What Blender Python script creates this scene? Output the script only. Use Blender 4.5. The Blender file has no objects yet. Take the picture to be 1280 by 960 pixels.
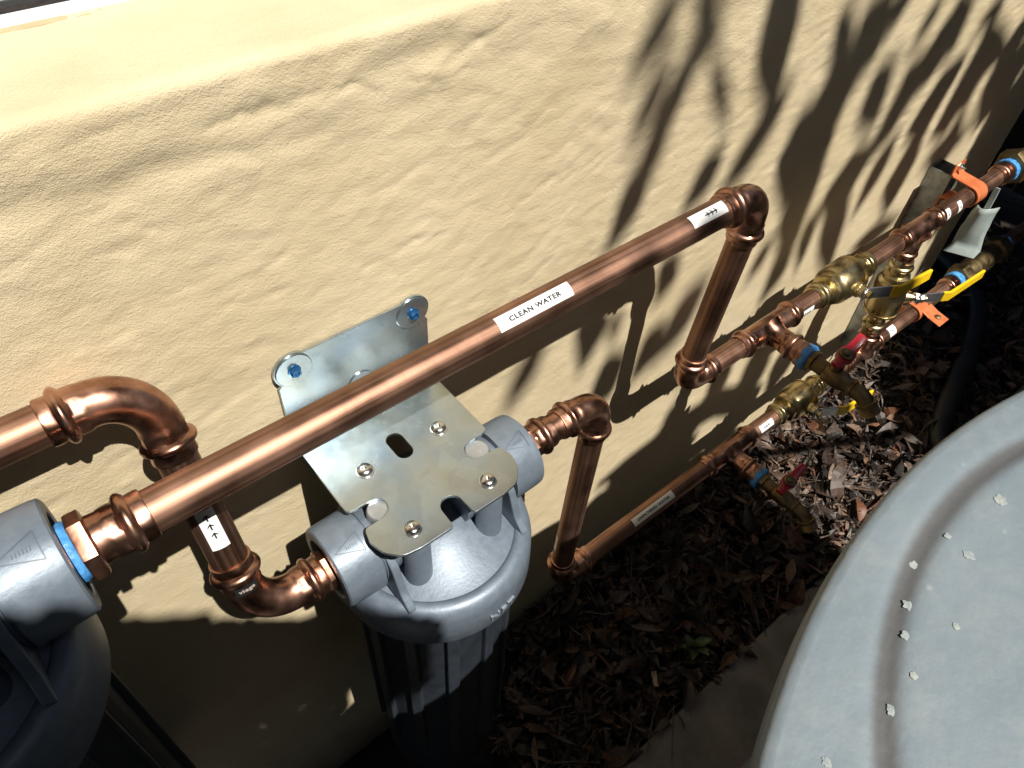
import bpy, bmesh, math, random
import numpy as np
from mathutils import Vector, Matrix, noise
random.seed(7)
C = bpy.context.scene.collection
R = math.radians

# ------------------------------------------------------------------ camera, sky, sun, exposure
sc = bpy.context.scene
cam = bpy.data.cameras.new('camera'); cam_ob = bpy.data.objects.new('camera', cam); C.objects.link(cam_ob)
right = Vector((0.7734, -0.6320, 0.0489)); down = Vector((-0.4432, -0.5943, -0.6711)); fwd = Vector((0.4532, 0.4974, -0.7397))
M = Matrix(((right.x, -down.x, -fwd.x), (right.y, -down.y, -fwd.y), (right.z, -down.z, -fwd.z)))
cam_ob.matrix_world = Matrix.Translation((-0.2310, -0.3221, 0.4037)) @ M.to_4x4()
cam.sensor_width = 36.0; cam.lens = 949.545 / 1280 * 36.0
cam.clip_start = 0.01; cam.clip_end = 500
sc.camera = cam_ob

SUN = Vector((-0.04, 1.0, -1.65))            # the way the sunlight travels
SUN_EL = math.atan2(1.65, math.hypot(0.04, 1.0))
world = bpy.data.worlds.new('World'); sc.world = world; world.use_nodes = True
wn = world.node_tree.nodes; wl = world.node_tree.links
bg = wn['Background']; sky = wn.new('ShaderNodeTexSky')
sky.sky_type = 'NISHITA'; sky.sun_disc = False
sky.sun_elevation = SUN_EL; sky.sun_rotation = math.pi - math.atan2(0.04, 1.0)
wl.new(sky.outputs[0], bg.inputs[0]); bg.inputs[1].default_value = 0.05
sun = bpy.data.lights.new('sun', 'SUN'); sun.energy = 5.0; sun.angle = R(0.53); sun.color = (1.0, 0.95, 0.86)
sun_ob = bpy.data.objects.new('sun', sun); C.objects.link(sun_ob)
sun_ob.rotation_euler = SUN.to_track_quat('-Z', 'Y').to_euler(); sun_ob.location = (0, -3, 5)
sc.view_settings.view_transform = 'Standard'; sc.view_settings.look = 'None'
sc.view_settings.exposure = 0.55; sc.view_settings.gamma = 1.0

# ------------------------------------------------------------------ measured places (metres)
WALL = 0.103                                   # face of the wall; pipes run at about y = 0
GROUND = -0.935
D = 0.0286; PR = D / 2
CLEAN = Vector((0, 0.0186, -0.2956)); UNF = Vector((0, 0.0098, -0.5773))
UPL = Vector((0, 0.083, 0.0225)); PORTZ = -0.1787
X1, X2, X3 = 0.3671, 0.1862, -0.1942
CX = -0.026                                    # axis of the filter in the middle

# ------------------------------------------------------------------ helpers
def wloc(o):
    v = Vector((0, 0, 0))
    while o is not None:
        v += o.location; o = o.parent
    return v

def obj(name, vf, m, parent=None, smooth=True, attrs=None):
    """links ONE mesh object; vertices are given in world space"""
    V, F = vf
    o0 = wloc(parent) if parent else Vector((0, 0, 0))
    me = bpy.data.meshes.new(name)
    me.from_pydata([tuple(Vector(v) - o0) for v in V], [], F)
    if smooth: me.polygons.foreach_set('use_smooth', [True] * len(me.polygons))
    if attrs:
        for k, (t, dat) in attrs.items():
            a = me.attributes.new(k, t, 'POINT')
            a.data.foreach_set('vector' if t == 'FLOAT_VECTOR' else 'value', np.asarray(dat, np.float32).ravel())
    me.update()
    o = bpy.data.objects.new(name, me)
    for mm in (m if isinstance(m, (list, tuple)) else [m]): me.materials.append(mm)
    if parent: o.parent = parent
    C.objects.link(o)
    return o

def tag(o, label=None, cat=None, group=None, kind=None):
    if label: o['label'] = label
    if cat: o['category'] = cat
    if group: o['group'] = group
    if kind: o['kind'] = kind
    return o

def thing(name, label, cat, loc=(0, 0, 0), group=None):
    o = bpy.data.objects.new(name, None); o.empty_display_size = .05; o.location = loc; C.objects.link(o)
    return tag(o, label, cat, group)

def kids(o): return [c for c in bpy.data.objects if c.parent == o]
def copy_tree(o, parent=None):
    c = o.copy(); C.objects.link(c); c.parent = parent
    for ch in kids(o): copy_tree(ch, c)
    return c

def sharp(o, ang=35):
    me = o.data; bm = bmesh.new(); bm.from_mesh(me)
    for e in bm.edges:
        if len(e.link_faces) == 2 and e.calc_face_angle(0) > R(ang): e.smooth = False
    bm.to_mesh(me); bm.free()
    return o

def bevel(o, w, seg=2):
    bm = bmesh.new(); bm.from_mesh(o.data)
    bmesh.ops.bevel(bm, geom=[e for e in bm.edges if len(e.link_faces) == 2 and e.calc_face_angle(0) > R(30)], offset=w, segments=seg, profile=.5, affect='EDGES', clamp_overlap=True)
    bm.to_mesh(o.data); bm.free(); return o

def join(*vfs):
    V = []; F = []
    for v, f in vfs:
        n = len(V); V += list(v); F += [tuple(i + n for i in q) for q in f]
    return V, F

def frame(d):
    d = Vector(d).normalized()
    a = Vector((0, 0, 1)) if abs(d.z) < .9 else Vector((0, -1, 0))
    u = (a - d * a.dot(d)).normalized()
    return d, u, d.cross(u)

def box(cx, cy, cz, sx, sy, sz, rot=None):
    V = [Vector((x * sx / 2, y * sy / 2, z * sz / 2)) for x in (-1, 1) for y in (-1, 1) for z in (-1, 1)]
    if rot is not None: V = [rot @ v for v in V]
    V = [v + Vector((cx, cy, cz)) for v in V]
    return V, [(0, 1, 3, 2), (4, 6, 7, 5), (0, 4, 5, 1), (2, 3, 7, 6), (0, 2, 6, 4), (1, 5, 7, 3)]

def sweep(pts, rad, seg=28, hexes=None, phase=0.0, caps=True, wob=0.0):
    """tube along pts with a radius for each point; returns (verts, faces), streak attribute"""
    pts = [Vector(p) for p in pts]; n = len(pts)
    T = []
    for i in range(n):
        t = (pts[min(i + 1, n - 1)] - pts[max(i - 1, 0)])
        T.append(t.normalized())
    _, u, _ = frame(T[0]); V = []; st = []; s = 0.0
    for i in range(n):
        t = T[i]
        u = (u - t * u.dot(t)).normalized(); v = t.cross(u)
        if i: s += (pts[i] - pts[i - 1]).length
        hx = hexes[i] if hexes else 0
        for k in range(seg):
            th = 2 * math.pi * k / seg + phase
            r = rad[i]
            if hx:
                a = (th % (math.pi / 3)) - math.pi / 6
                r = r * ((1 - hx) + hx * 0.955 / math.cos(a))
            if wob: r += wob * noise.noise((math.cos(th) * 3, math.sin(th) * 3, s * 160 + i))
            V.append(pts[i] + u * (math.cos(th) * r) + v * (math.sin(th) * r))
            st.append((math.cos(th), math.sin(th), s))
    F = [(i * seg + k, i * seg + (k + 1) % seg, (i + 1) * seg + (k + 1) % seg, (i + 1) * seg + k) for i in range(n - 1) for k in range(seg)]
    if caps:
        F.append(tuple(range(seg - 1, -1, -1))); F.append(tuple((n - 1) * seg + k for k in range(seg)))
    return (V, F), st

def tube(name, pts, rad, m, parent, **kw):
    vf, st = sweep(pts, rad, **kw)
    return sharp(obj(name, vf, m, parent, attrs={'st': ('FLOAT_VECTOR', st)}), 40)

def lathe(name, A, d, prof, m, parent, seg=32, hexes=None, sa=38, wob=0):
    d = Vector(d).normalized(); A = Vector(A)
    # straight sweep: the profile is (distance along d, radius); repeated distances make steps
    pts = []; rad = []; last = None
    _, u, v = frame(d); V = []; st = []
    for i, (s, r) in enumerate(prof):
        hx = hexes[i] if hexes else 0
        for k in range(seg):
            th = 2 * math.pi * k / seg
            q = r
            if hx:
                a = (th % (math.pi / 3)) - math.pi / 6; q = r * ((1 - hx) + hx * .955 / math.cos(a))
            if wob: q += wob * noise.noise((math.cos(th) * 4, math.sin(th) * 4, s * 200))
            V.append(A + d * s + u * (math.cos(th) * q) + v * (math.sin(th) * q)); st.append((math.cos(th), math.sin(th), s))
    n = len(prof)
    F = [(i * seg + k, i * seg + (k + 1) % seg, (i + 1) * seg + (k + 1) % seg, (i + 1) * seg + k) for i in range(n - 1) for k in range(seg)]
    F.append(tuple(range(seg - 1, -1, -1))); F.append(tuple((n - 1) * seg + k for k in range(seg)))
    return sharp(obj(name, (V, F), m, parent, attrs={'st': ('FLOAT_VECTOR', st)}), sa)

def extrude_outline(loops, thick, bev=0.0):
    """filled 2-D outline (first loop outer, the rest holes), thickness centred on z = 0"""
    cu = bpy.data.curves.new('outline', 'CURVE'); cu.dimensions = '2D'; cu.fill_mode = 'BOTH'
    for L in loops:
        sp = cu.splines.new('POLY'); sp.points.add(len(L) - 1); sp.use_cyclic_u = True
        for p, q in zip(sp.points, L): p.co = (q[0], q[1], 0, 1)
    cu.extrude = thick / 2 - bev; cu.bevel_depth = bev; cu.bevel_resolution = 1; cu.offset = -bev
    o = bpy.data.objects.new('outline', cu); C.objects.link(o)
    bpy.context.view_layer.update()
    me = bpy.data.meshes.new_from_object(o.evaluated_get(bpy.context.evaluated_depsgraph_get()))
    V = [v.co.copy() for v in me.vertices]; F = [tuple(p.vertices) for p in me.polygons]
    bpy.data.objects.remove(o); bpy.data.curves.remove(cu); bpy.data.meshes.remove(me)
    return V, F

def round_poly(P, rs, n=7):
    """polygon with corners rounded by rs[i]"""
    out = []; N = len(P)
    for i in range(N):
        p = Vector(P[i]).to_2d(); a = Vector(P[i - 1]).to_2d(); b = Vector(P[(i + 1) % N]).to_2d(); r = rs[i]
        if r <= 0: out.append(tuple(p)); continue
        da = (a - p).normalized(); db = (b - p).normalized(); ang = da.angle(db); t = min(r / math.tan(ang / 2), (a - p).length * .49, (b - p).length * .49)
        s, e = p + da * t, p + db * t
        for k in range(n + 1):
            w = k / n; out.append(tuple(s * (1 - w) ** 2 + p * 2 * w * (1 - w) + e * w * w))
    return out

def text_flat(txt, width, height, bold=.045, depth=0):
    cu = bpy.data.curves.new('lettering', 'FONT'); cu.body = txt; cu.align_x = 'CENTER'; cu.align_y = 'CENTER'; cu.offset = bold; cu.space_character = 1.15; cu.resolution_u = 3; cu.extrude = 1.0 if depth else 0
    o = bpy.data.objects.new('lettering', cu); C.objects.link(o); bpy.context.view_layer.update()
    me = bpy.data.meshes.new_from_object(o.evaluated_get(bpy.context.evaluated_depsgraph_get()))
    V = [v.co.copy() for v in me.vertices]; F = [tuple(p.vertices) for p in me.polygons]
    bpy.data.objects.remove(o); bpy.data.curves.remove(cu); bpy.data.meshes.remove(me)
    x0 = min(v.x for v in V); x1 = max(v.x for v in V); y0 = min(v.y for v in V); y1 = max(v.y for v in V)
    return [Vector(((v.x - (x0 + x1) / 2) / (x1 - x0) * width, (v.y - (y0 + y1) / 2) / (y1 - y0) * height, v.z * depth)) for v in V], F

def arrows_flat(n, pitch, size, flip=1):
    V = []; F = []
    for i in range(n):
        cx = (i - (n - 1) / 2) * pitch; s = size * flip; w = size * .10
        P = [(-.5 * s, -w), (.3 * s, -w), (.3 * s, w), (-.5 * s, w)]
        a = len(V); V += [Vector((cx + x, y, 0)) for x, y in P]; F.append((a, a + 1, a + 2, a + 3))
        for sg in (1, -1):
            P = [(.5 * s, 0), (.05 * s, sg * .42 * size), (-.12 * s, sg * .42 * size), (.22 * s, 0)]
            a = len(V); V += [Vector((cx + x, y, 0)) for x, y in P]; F.append((a, a + 1, a + 2, a + 3))
    return V, F

def around(A, d, e0, r, flat, lift):
    """wrap a flat (u along d, v around) drawing on a cylinder; e0 = outward direction at v = 0"""
    A = Vector(A); d = Vector(d).normalized(); e0 = (Vector(e0) - d * Vector(e0).dot(d)).normalized(); f = e0.cross(d).normalized()
    V, F = flat; out = []
    for v in V:
        t = v.y / r; out.append(A + d * v.x + (e0 * math.cos(t) + f * math.sin(t)) * (r + lift + v.z))
    return out, F

def sticker(parent, A, d, e0, r, length, width, text=None, tw=0, th=.004, arr=0, name='label_sticker', mats=None, aflip=1, pitch=.0052, asz=.0058, shift=0):
    """paper label wrapped on a pipe with its print"""
    nu, nv = 2, 14; V = []; F = []
    for i in range(nv + 1):
        for u in (-length / 2, length / 2): V.append(Vector((u, (i / nv - .5) * width, 0)))
    F = [(2 * i, 2 * i + 1, 2 * i + 3, 2 * i + 2) for i in range(nv)]
    m = mats or (M_label, M_ink)
    o = obj(name, around(A, d, e0, r, (V, F), .00025), m[0], parent)
    if text: obj('lettering', around(A, d, e0, r, text_flat(text, tw, th), .0005), m[1], o, smooth=False)
    if arr:
        fl = arrows_flat(arr, pitch, asz, aflip); fl = ([v + Vector((shift, 0, 0)) for v in fl[0]], fl[1])
        obj('arrow_marks', around(A, d, e0, r, fl, .0005), m[1], o, smooth=False)
    return o

# ------------------------------------------------------------------ materials
def mat(name, col, rough=.5, metal=0.0, col2=None, scale=20, detail=4, rough2=None, bump=0, bscale=80, coord='Object', spec=None, streak=False, coat=0, lo=.35, hi=.65):
    m = bpy.data.materials.new(name); m.use_nodes = True
    nt = m.node_tree; b = nt.nodes['Principled BSDF']; L = nt.links
    b.inputs['Base Color'].default_value = (*col, 1); b.inputs['Roughness'].default_value = rough; b.inputs['Metallic'].default_value = metal
    if spec is not None: b.inputs['Specular IOR Level'].default_value = spec
    if coat: b.inputs['Coat Weight'].default_value = coat; b.inputs['Coat Roughness'].default_value = .15
    tc = nt.nodes.new('ShaderNodeTexCoord'); vec = tc.outputs[coord]
    if streak:
        at = nt.nodes.new('ShaderNodeAttribute'); at.attribute_name = 'st'
        mp = nt.nodes.new('ShaderNodeMapping'); mp.inputs['Scale'].default_value = streak; L.new(at.outputs['Vector'], mp.inputs[0]); svec = mp.outputs[0]
    m['vec'] = 1
    if col2 or rough2 is not None:
        n = nt.nodes.new('ShaderNodeTexNoise'); n.inputs['Scale'].default_value = scale; n.inputs['Detail'].default_value = detail
        L.new(vec, n.inputs['Vector'])
        src = n.outputs[0]
        if streak:
            n2 = nt.nodes.new('ShaderNodeTexNoise'); n2.inputs['Scale'].default_value = 1; n2.inputs['Detail'].default_value = 3; L.new(svec, n2.inputs['Vector'])
            mx = nt.nodes.new('ShaderNodeMath'); mx.operation = 'MULTIPLY_ADD'; mx.inputs[1].default_value = .5; L.new(n2.outputs[0], mx.inputs[0])
            h = nt.nodes.new('ShaderNodeMath'); h.operation = 'MULTIPLY'; h.inputs[1].default_value = .5; L.new(n.outputs[0], h.inputs[0]); L.new(h.outputs[0], mx.inputs[2]); src = mx.outputs[0]
        if col2:
            cr = nt.nodes.new('ShaderNodeValToRGB'); cr.color_ramp.elements[0].position = lo; cr.color_ramp.elements[1].position = hi
            cr.color_ramp.elements[0].color = (*col, 1); cr.color_ramp.elements[1].color = (*col2, 1)
            L.new(src, cr.inputs[0]); L.new(cr.outputs[0], b.inputs['Base Color'])
        if rough2 is not None:
            mr = nt.nodes.new('ShaderNodeMapRange'); mr.inputs[1].default_value = .3; mr.inputs[2].default_value = .7; mr.inputs[3].default_value = rough; mr.inputs[4].default_value = rough2
            L.new(src, mr.inputs[0]); L.new(mr.outputs[0], b.inputs['Roughness'])
    if bump:
        n = nt.nodes.new('ShaderNodeTexNoise'); n.inputs['Scale'].default_value = bscale; n.inputs['Detail'].default_value = 5; L.new(vec, n.inputs['Vector'])
        bp = nt.nodes.new('ShaderNodeBump'); bp.inputs['Strength'].default_value = 1; bp.inputs['Distance'].default_value = bump
        L.new(n.outputs[0], bp.inputs['Height']); L.new(bp.outputs[0], b.inputs['Normal'])
    return m

M_pipe = mat('weathered_copper_pipe', (.165, .088, .058), .40, 1, col2=(.44, .255, .18), scale=26, detail=7, rough2=.62, streak=(5, 5, 4), bump=.00012, bscale=90)
M_fit = mat('polished_copper_fitting', (.25, .122, .078), .22, 1, col2=(.55, .31, .225), scale=48, detail=7, rough2=.40, bump=.00022, bscale=70)
M_brass = mat('bright_brass', (.42, .33, .16), .24, 1, col2=(.60, .49, .28), scale=45, rough2=.38, bump=.0002, bscale=120)
M_dbrass = mat('dull_brass', (.16, .115, .058), .40, 1, col2=(.25, .185, .095), scale=60, rough2=.56, bump=.0003, bscale=160)
M_head = mat('blue_grey_cast_metal', (.135, .168, .212), .40, .3, col2=(.158, .192, .236), scale=120, rough2=.50, bump=.00016, bscale=330)
M_bowl = mat('dark_grey_plastic_bowl', (.024, .030, .040), .30, 0, col2=(.034, .041, .052), scale=50, rough2=.40, bump=.0003, bscale=180)
M_cut = mat('machined_metal', (.40, .42, .44), .34, .8, col2=(.5, .52, .55), scale=90, rough2=.5)
M_steel = mat('stainless_steel', (.60, .59, .57), .18, 1, col2=(.68, .67, .65), scale=80, rough2=.28)
M_dark = mat('dark_recess', (.02, .02, .02), .6)
M_label = mat('white_label_tape', (.80, .80, .79), .35, 0, col2=(.74, .75, .75), scale=40)
M_ink = mat('black_print', (.015, .015, .018), .45)
M_blacklabel = mat('black_maker_label', (.012, .012, .013), .4)
M_greyink = mat('grey_print', (.32, .27, .24), .5)
M_tape = mat('blue_thread_sealant', (.03, .19, .50), .45, 0, col2=(.10, .34, .68), scale=160, bump=.0007, bscale=260)
M_red = mat('red_painted_handle', (.27, .012, .02), .30, 0, col2=(.36, .018, .03), scale=60, coat=.4)
M_yellow = mat('yellow_vinyl_sleeve', (.78, .52, .015), .38, 0, col2=(.70, .44, .01), scale=60)
M_orange = mat('orange_clamp_paint', (.56, .15, .055), .42, .25, col2=(.66, .20, .08), scale=70)
M_blue = mat('blue_screw_coating', (.015, .08, .21), .3, .5, col2=(.03, .14, .32), scale=300)
M_galv = mat('galvanised_steel', (.22, .24, .25), .38, .9, col2=(.40, .43, .45), scale=70, rough2=.55)
M_lever = mat('zinc_lever', (.30, .32, .34), .30, .9, col2=(.42, .44, .46), scale=60)
M_black = mat('black_poly_pipe', (.010, .010, .011), .42, 0, col2=(.02, .02, .022), scale=14, rough2=.6)
M_tag = mat('pale_plastic_sleeve', (.26, .31, .30), .25, 0, col2=(.34, .39, .38), scale=30)
M_frame = mat('white_window_aluminium', (.72, .76, .82), .35, 0, col2=(.66, .70, .77), scale=20)
M_seal = mat('brown_sealant', (.42, .30, .17), .7, 0, col2=(.46, .36, .22), scale=60)
M_eave = mat('added_eave_timber', (.10, .075, .055), .8, 0, col2=(.14, .105, .08), scale=20)
M_glass = mat('window_glass', (.03, .035, .04), .04, 0)
M_fence = mat('dark_timber_paling', (.025, .018, .012), .7, 0, col2=(.05, .036, .024), scale=14, bump=.002, bscale=40)
M_bark = mat('brown_bark', (.09, .06, .04), .85, 0, col2=(.16, .11, .075), scale=30, bump=.004, bscale=50)
M_slab = mat('grey_concrete', (.15, .14, .125), .85, 0, col2=(.24, .22, .20), scale=18, bump=.002, bscale=120)

def attr_ramp(name, cols, rough=.6, trans=0):
    m = bpy.data.materials.new(name); m.use_nodes = True; nt = m.node_tree; b = nt.nodes['Principled BSDF']
    at = nt.nodes.new('ShaderNodeAttribute'); at.attribute_name = 'tint'
    cr = nt.nodes.new('ShaderNodeValToRGB'); el = cr.color_ramp.elements
    while len(el) < len(cols): el.new(.5)
    for i, c in enumerate(cols): el[i].position = i / (len(cols) - 1); el[i].color = (*c, 1)
    nt.links.new(at.outputs['Fac'], cr.inputs[0])
    tc = nt.nodes.new('ShaderNodeTexCoord'); n = nt.nodes.new('ShaderNodeTexNoise'); n.inputs['Scale'].default_value = 130; n.inputs['Detail'].default_value = 4
    nt.links.new(tc.outputs['Object'], n.inputs[0])
    mr = nt.nodes.new('ShaderNodeMapRange'); mr.inputs[1].default_value = .3; mr.inputs[2].default_value = .7; mr.inputs[3].default_value = .6; mr.inputs[4].default_value = 1.25
    nt.links.new(n.outputs[0], mr.inputs[0])
    mx = nt.nodes.new('ShaderNodeMix'); mx.data_type = 'RGBA'; mx.blend_type = 'MULTIPLY'; mx.inputs[0].default_value = 1
    nt.links.new(cr.outputs[0], mx.inputs[6]); nt.links.new(mr.outputs[0], mx.inputs[7]); nt.links.new(mx.outputs[2], b.inputs['Base Color'])
    b.inputs['Roughness'].default_value = rough
    return m
M_litter = attr_ramp('dry_leaf_litter', [(.008, .005, .004), (.016, .010, .007), (.038, .022, .016), (.085, .053, .038), (.055, .043, .039), (.18, .12, .082), (.115, .042, .018)], .55)
M_leaf = attr_ramp('green_foliage', [(.035, .075, .02), (.05, .10, .03), (.08, .12, .035)], .45)

def stucco():
    m = bpy.data.materials.new('cream_painted_stucco'); m.use_nodes = True; nt = m.node_tree; b = nt.nodes['Principled BSDF']; L = nt.links
    tc = nt.nodes.new('ShaderNodeTexCoord')
    def nz(scale, detail, sc=None, rough=.55):
        n = nt.nodes.new('ShaderNodeTexNoise'); n.inputs['Scale'].default_value = scale; n.inputs['Detail'].default_value = detail; n.inputs['Roughness'].default_value = rough
        if sc:
            mp = nt.nodes.new('ShaderNodeMapping'); mp.inputs['Scale'].default_value = sc; mp.inputs['Rotation'].default_value = (0, R(8), 0); L.new(tc.outputs['Object'], mp.inputs[0]); L.new(mp.outputs[0], n.inputs['Vector'])
        else: L.new(tc.outputs['Object'], n.inputs['Vector'])
        return n.outputs[0]
    cr = nt.nodes.new('ShaderNodeValToRGB'); cr.color_ramp.elements[0].position = .3; cr.color_ramp.elements[1].position = .72
    cr.color_ramp.elements[0].color = (.545, .452, .290, 1); cr.color_ramp.elements[1].color = (.635, .537, .366, 1)
    L.new(nz(9, 5), cr.inputs[0])
    # rusty stains here and there
    st = nt.nodes.new('ShaderNodeValToRGB'); st.color_ramp.elements[0].position = .70; st.color_ramp.elements[1].position = .80
    st.color_ramp.elements[0].color = (0, 0, 0, 1); st.color_ramp.elements[1].color = (.35, .35, .35, 1); L.new(nz(11, 6, (1, 1, .6)), st.inputs[0])
    mx = nt.nodes.new('ShaderNodeMix'); mx.data_type = 'RGBA'; L.new(st.outputs[0], mx.inputs[0]); L.new(cr.outputs[0], mx.inputs[6]); mx.inputs[7].default_value = (.42, .24, .10, 1)
    sx = nt.nodes.new('ShaderNodeSeparateXYZ'); L.new(tc.outputs['Object'], sx.inputs[0])
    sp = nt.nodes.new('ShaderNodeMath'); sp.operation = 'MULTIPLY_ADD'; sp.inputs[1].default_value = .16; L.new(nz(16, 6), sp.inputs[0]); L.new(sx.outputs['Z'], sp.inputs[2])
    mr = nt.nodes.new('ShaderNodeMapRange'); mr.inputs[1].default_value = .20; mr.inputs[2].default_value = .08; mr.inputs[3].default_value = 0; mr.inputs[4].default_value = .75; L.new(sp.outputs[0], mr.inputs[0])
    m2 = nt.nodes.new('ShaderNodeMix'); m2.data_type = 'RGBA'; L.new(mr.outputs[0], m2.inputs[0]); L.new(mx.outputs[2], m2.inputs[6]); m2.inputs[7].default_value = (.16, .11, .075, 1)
    L.new(m2.outputs[2], b.inputs['Base Color'])
    b.inputs['Roughness'].default_value = .62; b.inputs['Specular IOR Level'].default_value = .3
    prev = None
    for h, dist in ((nz(1100, 2), .0005), (nz(420, 3, None, .6), .00045), (nz(40, 9, (1, 1, 2.0), .66), .0010)):
        bp = nt.nodes.new('ShaderNodeBump'); bp.inputs['Strength'].default_value = 1; bp.inputs['Distance'].default_value = dist
        L.new(h, bp.inputs['Height'])
        if prev: L.new(prev, bp.inputs['Normal'])
        prev = bp.outputs[0]
    L.new(prev, b.inputs['Normal'])
    return m
M_stucco = stucco()

def zinc():
    m = bpy.data.materials.new('passivated_zinc_plate'); m.use_nodes = True; nt = m.node_tree; b = nt.nodes['Principled BSDF']; L = nt.links
    tc = nt.nodes.new('ShaderNodeTexCoord'); n = nt.nodes.new('ShaderNodeTexNoise'); n.inputs['Scale'].default_value = 17; n.inputs['Detail'].default_value = 4; L.new(tc.outputs['Object'], n.inputs[0])
    cr = nt.nodes.new('ShaderNodeValToRGB'); el = cr.color_ramp.elements; el.new(.5)
    for e, p, c in zip(el, (.28, .5, .74), ((.33, .42, .51), (.41, .46, .475), (.37, .39, .345))): e.position = p; e.color = (*c, 1)
    L.new(n.outputs[0], cr.inputs[0]); L.new(cr.outputs[0], b.inputs['Base Color'])
    b.inputs['Metallic'].default_value = .9
    n2 = nt.nodes.new('ShaderNodeTexNoise'); n2.inputs['Scale'].default_value = 120; n2.inputs['Detail'].default_value = 5; L.new(tc.outputs['Object'], n2.inputs[0])
    vo = nt.nodes.new('ShaderNodeTexVoronoi'); vo.inputs['Scale'].default_value = 70; L.new(tc.outputs['Object'], vo.inputs[0])
    sp = nt.nodes.new('ShaderNodeMapRange'); sp.inputs[3].default_value = .90; sp.inputs[4].default_value = 1.08; L.new(vo.outputs['Color'], sp.inputs[0])
    mm = nt.nodes.new('ShaderNodeMix'); mm.data_type = 'RGBA'; mm.blend_type = 'MULTIPLY'; mm.inputs[0].default_value = 1; L.new(cr.outputs[0], mm.inputs[6]); L.new(sp.outputs[0], mm.inputs[7]); L.new(mm.outputs[2], b.inputs['Base Color'])
    sn = nt.nodes.new('ShaderNodeTexNoise'); sn.inputs['Scale'].default_value = 1; sn.inputs['Detail'].default_value = 2; mpp = nt.nodes.new('ShaderNodeMapping'); mpp.inputs['Scale'].default_value = (90, 1400, 90); mpp.inputs['Rotation'].default_value = (0, 0, .6); L.new(tc.outputs['Object'], mpp.inputs[0]); L.new(mpp.outputs[0], sn.inputs[0])
    bp = nt.nodes.new('ShaderNodeBump'); bp.inputs['Distance'].default_value = .00003; L.new(sn.outputs[0], bp.inputs['Height']); L.new(bp.outputs[0], b.inputs['Normal'])
    mr = nt.nodes.new('ShaderNodeMapRange'); mr.inputs[3].default_value = .18; mr.inputs[4].default_value = .32; L.new(n2.outputs[0], mr.inputs[0]); L.new(mr.outputs[0], b.inputs['Roughness'])
    return m
M_zinc = zinc()

def tankmat():
    m = bpy.data.materials.new('grey_moulded_poly_lid'); m.use_nodes = True; nt = m.node_tree; b = nt.nodes['Principled BSDF']; L = nt.links
    tc = nt.nodes.new('ShaderNodeTexCoord')
    n = nt.nodes.new('ShaderNodeTexNoise'); n.inputs['Scale'].default_value = 9; n.inputs['Detail'].default_value = 6; L.new(tc.outputs['Object'], n.inputs[0])
    cr = nt.nodes.new('ShaderNodeValToRGB'); cr.color_ramp.elements[0].position = .3; cr.color_ramp.elements[1].position = .7
    cr.color_ramp.elements[0].color = (.155, .192, .222, 1); cr.color_ramp.elements[1].color = (.185, .222, .250, 1); L.new(n.outputs[0], cr.inputs[0])
    dn = nt.nodes.new('ShaderNodeTexNoise'); dn.inputs['Scale'].default_value = 28; dn.inputs['Detail'].default_value = 9; dn.inputs['Roughness'].default_value = .7; L.new(tc.outputs['Object'], dn.inputs[0])
    dr0 = nt.nodes.new('ShaderNodeMapRange'); dr0.inputs[1].default_value = .48; dr0.inputs[2].default_value = .75; dr0.inputs[4].default_value = .45; L.new(dn.outputs[0], dr0.inputs[0])
    d0 = nt.nodes.new('ShaderNodeMix'); d0.data_type = 'RGBA'; L.new(dr0.outputs[0], d0.inputs[0]); L.new(cr.outputs[0], d0.inputs[6]); d0.inputs[7].default_value = (.27, .285, .28, 1)
    # specks of lichen and droppings
    v = nt.nodes.new('ShaderNodeTexVoronoi'); v.inputs['Scale'].default_value = 34; L.new(tc.outputs['Object'], v.inputs[0])
    n3 = nt.nodes.new('ShaderNodeTexNoise'); n3.inputs['Scale'].default_value = 160; L.new(tc.outputs['Object'], n3.inputs[0])
    a = nt.nodes.new('ShaderNodeMath'); a.operation = 'MULTIPLY_ADD'; a.inputs[1].default_value = .16; L.new(n3.outputs[0], a.inputs[0]); L.new(v.outputs['Distance'], a.inputs[2])
    r2 = nt.nodes.new('ShaderNodeValToRGB'); r2.color_ramp.elements[0].position = .10; r2.color_ramp.elements[1].position = .17
    r2.color_ramp.elements[0].color = (.55, .55, .55, 1); r2.color_ramp.elements[1].color = (0, 0, 0, 1); L.new(a.outputs[0], r2.inputs[0])
    mx = nt.nodes.new('ShaderNodeMix'); mx.data_type = 'RGBA'; L.new(r2.outputs[0], mx.inputs[0]); L.new(d0.outputs[2], mx.inputs[6]); mx.inputs[7].default_value = (.40, .42, .39, 1)
    L.new(mx.outputs[2], b.inputs['Base Color']); 
    at = nt.nodes.new('ShaderNodeAttribute'); at.attribute_name = 'ring_dark'; dm = nt.nodes.new('ShaderNodeMix'); dm.data_type = 'RGBA'
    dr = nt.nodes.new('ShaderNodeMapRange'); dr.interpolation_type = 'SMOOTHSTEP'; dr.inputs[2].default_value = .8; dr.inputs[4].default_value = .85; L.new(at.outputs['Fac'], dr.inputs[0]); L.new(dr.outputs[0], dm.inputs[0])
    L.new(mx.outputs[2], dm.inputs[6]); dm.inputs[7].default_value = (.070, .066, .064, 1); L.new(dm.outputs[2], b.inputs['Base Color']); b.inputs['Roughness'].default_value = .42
    bp = nt.nodes.new('ShaderNodeBump'); bp.inputs['Distance'].default_value = .0012; n4 = nt.nodes.new('ShaderNodeTexNoise'); n4.inputs['Scale'].default_value = 60; n4.inputs['Detail'].default_value = 6
    L.new(tc.outputs['Object'], n4.inputs[0]); L.new(n4.outputs[0], bp.inputs['Height']); L.new(bp.outputs[0], b.inputs['Normal'])
    return m
M_tank = tankmat()
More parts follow.
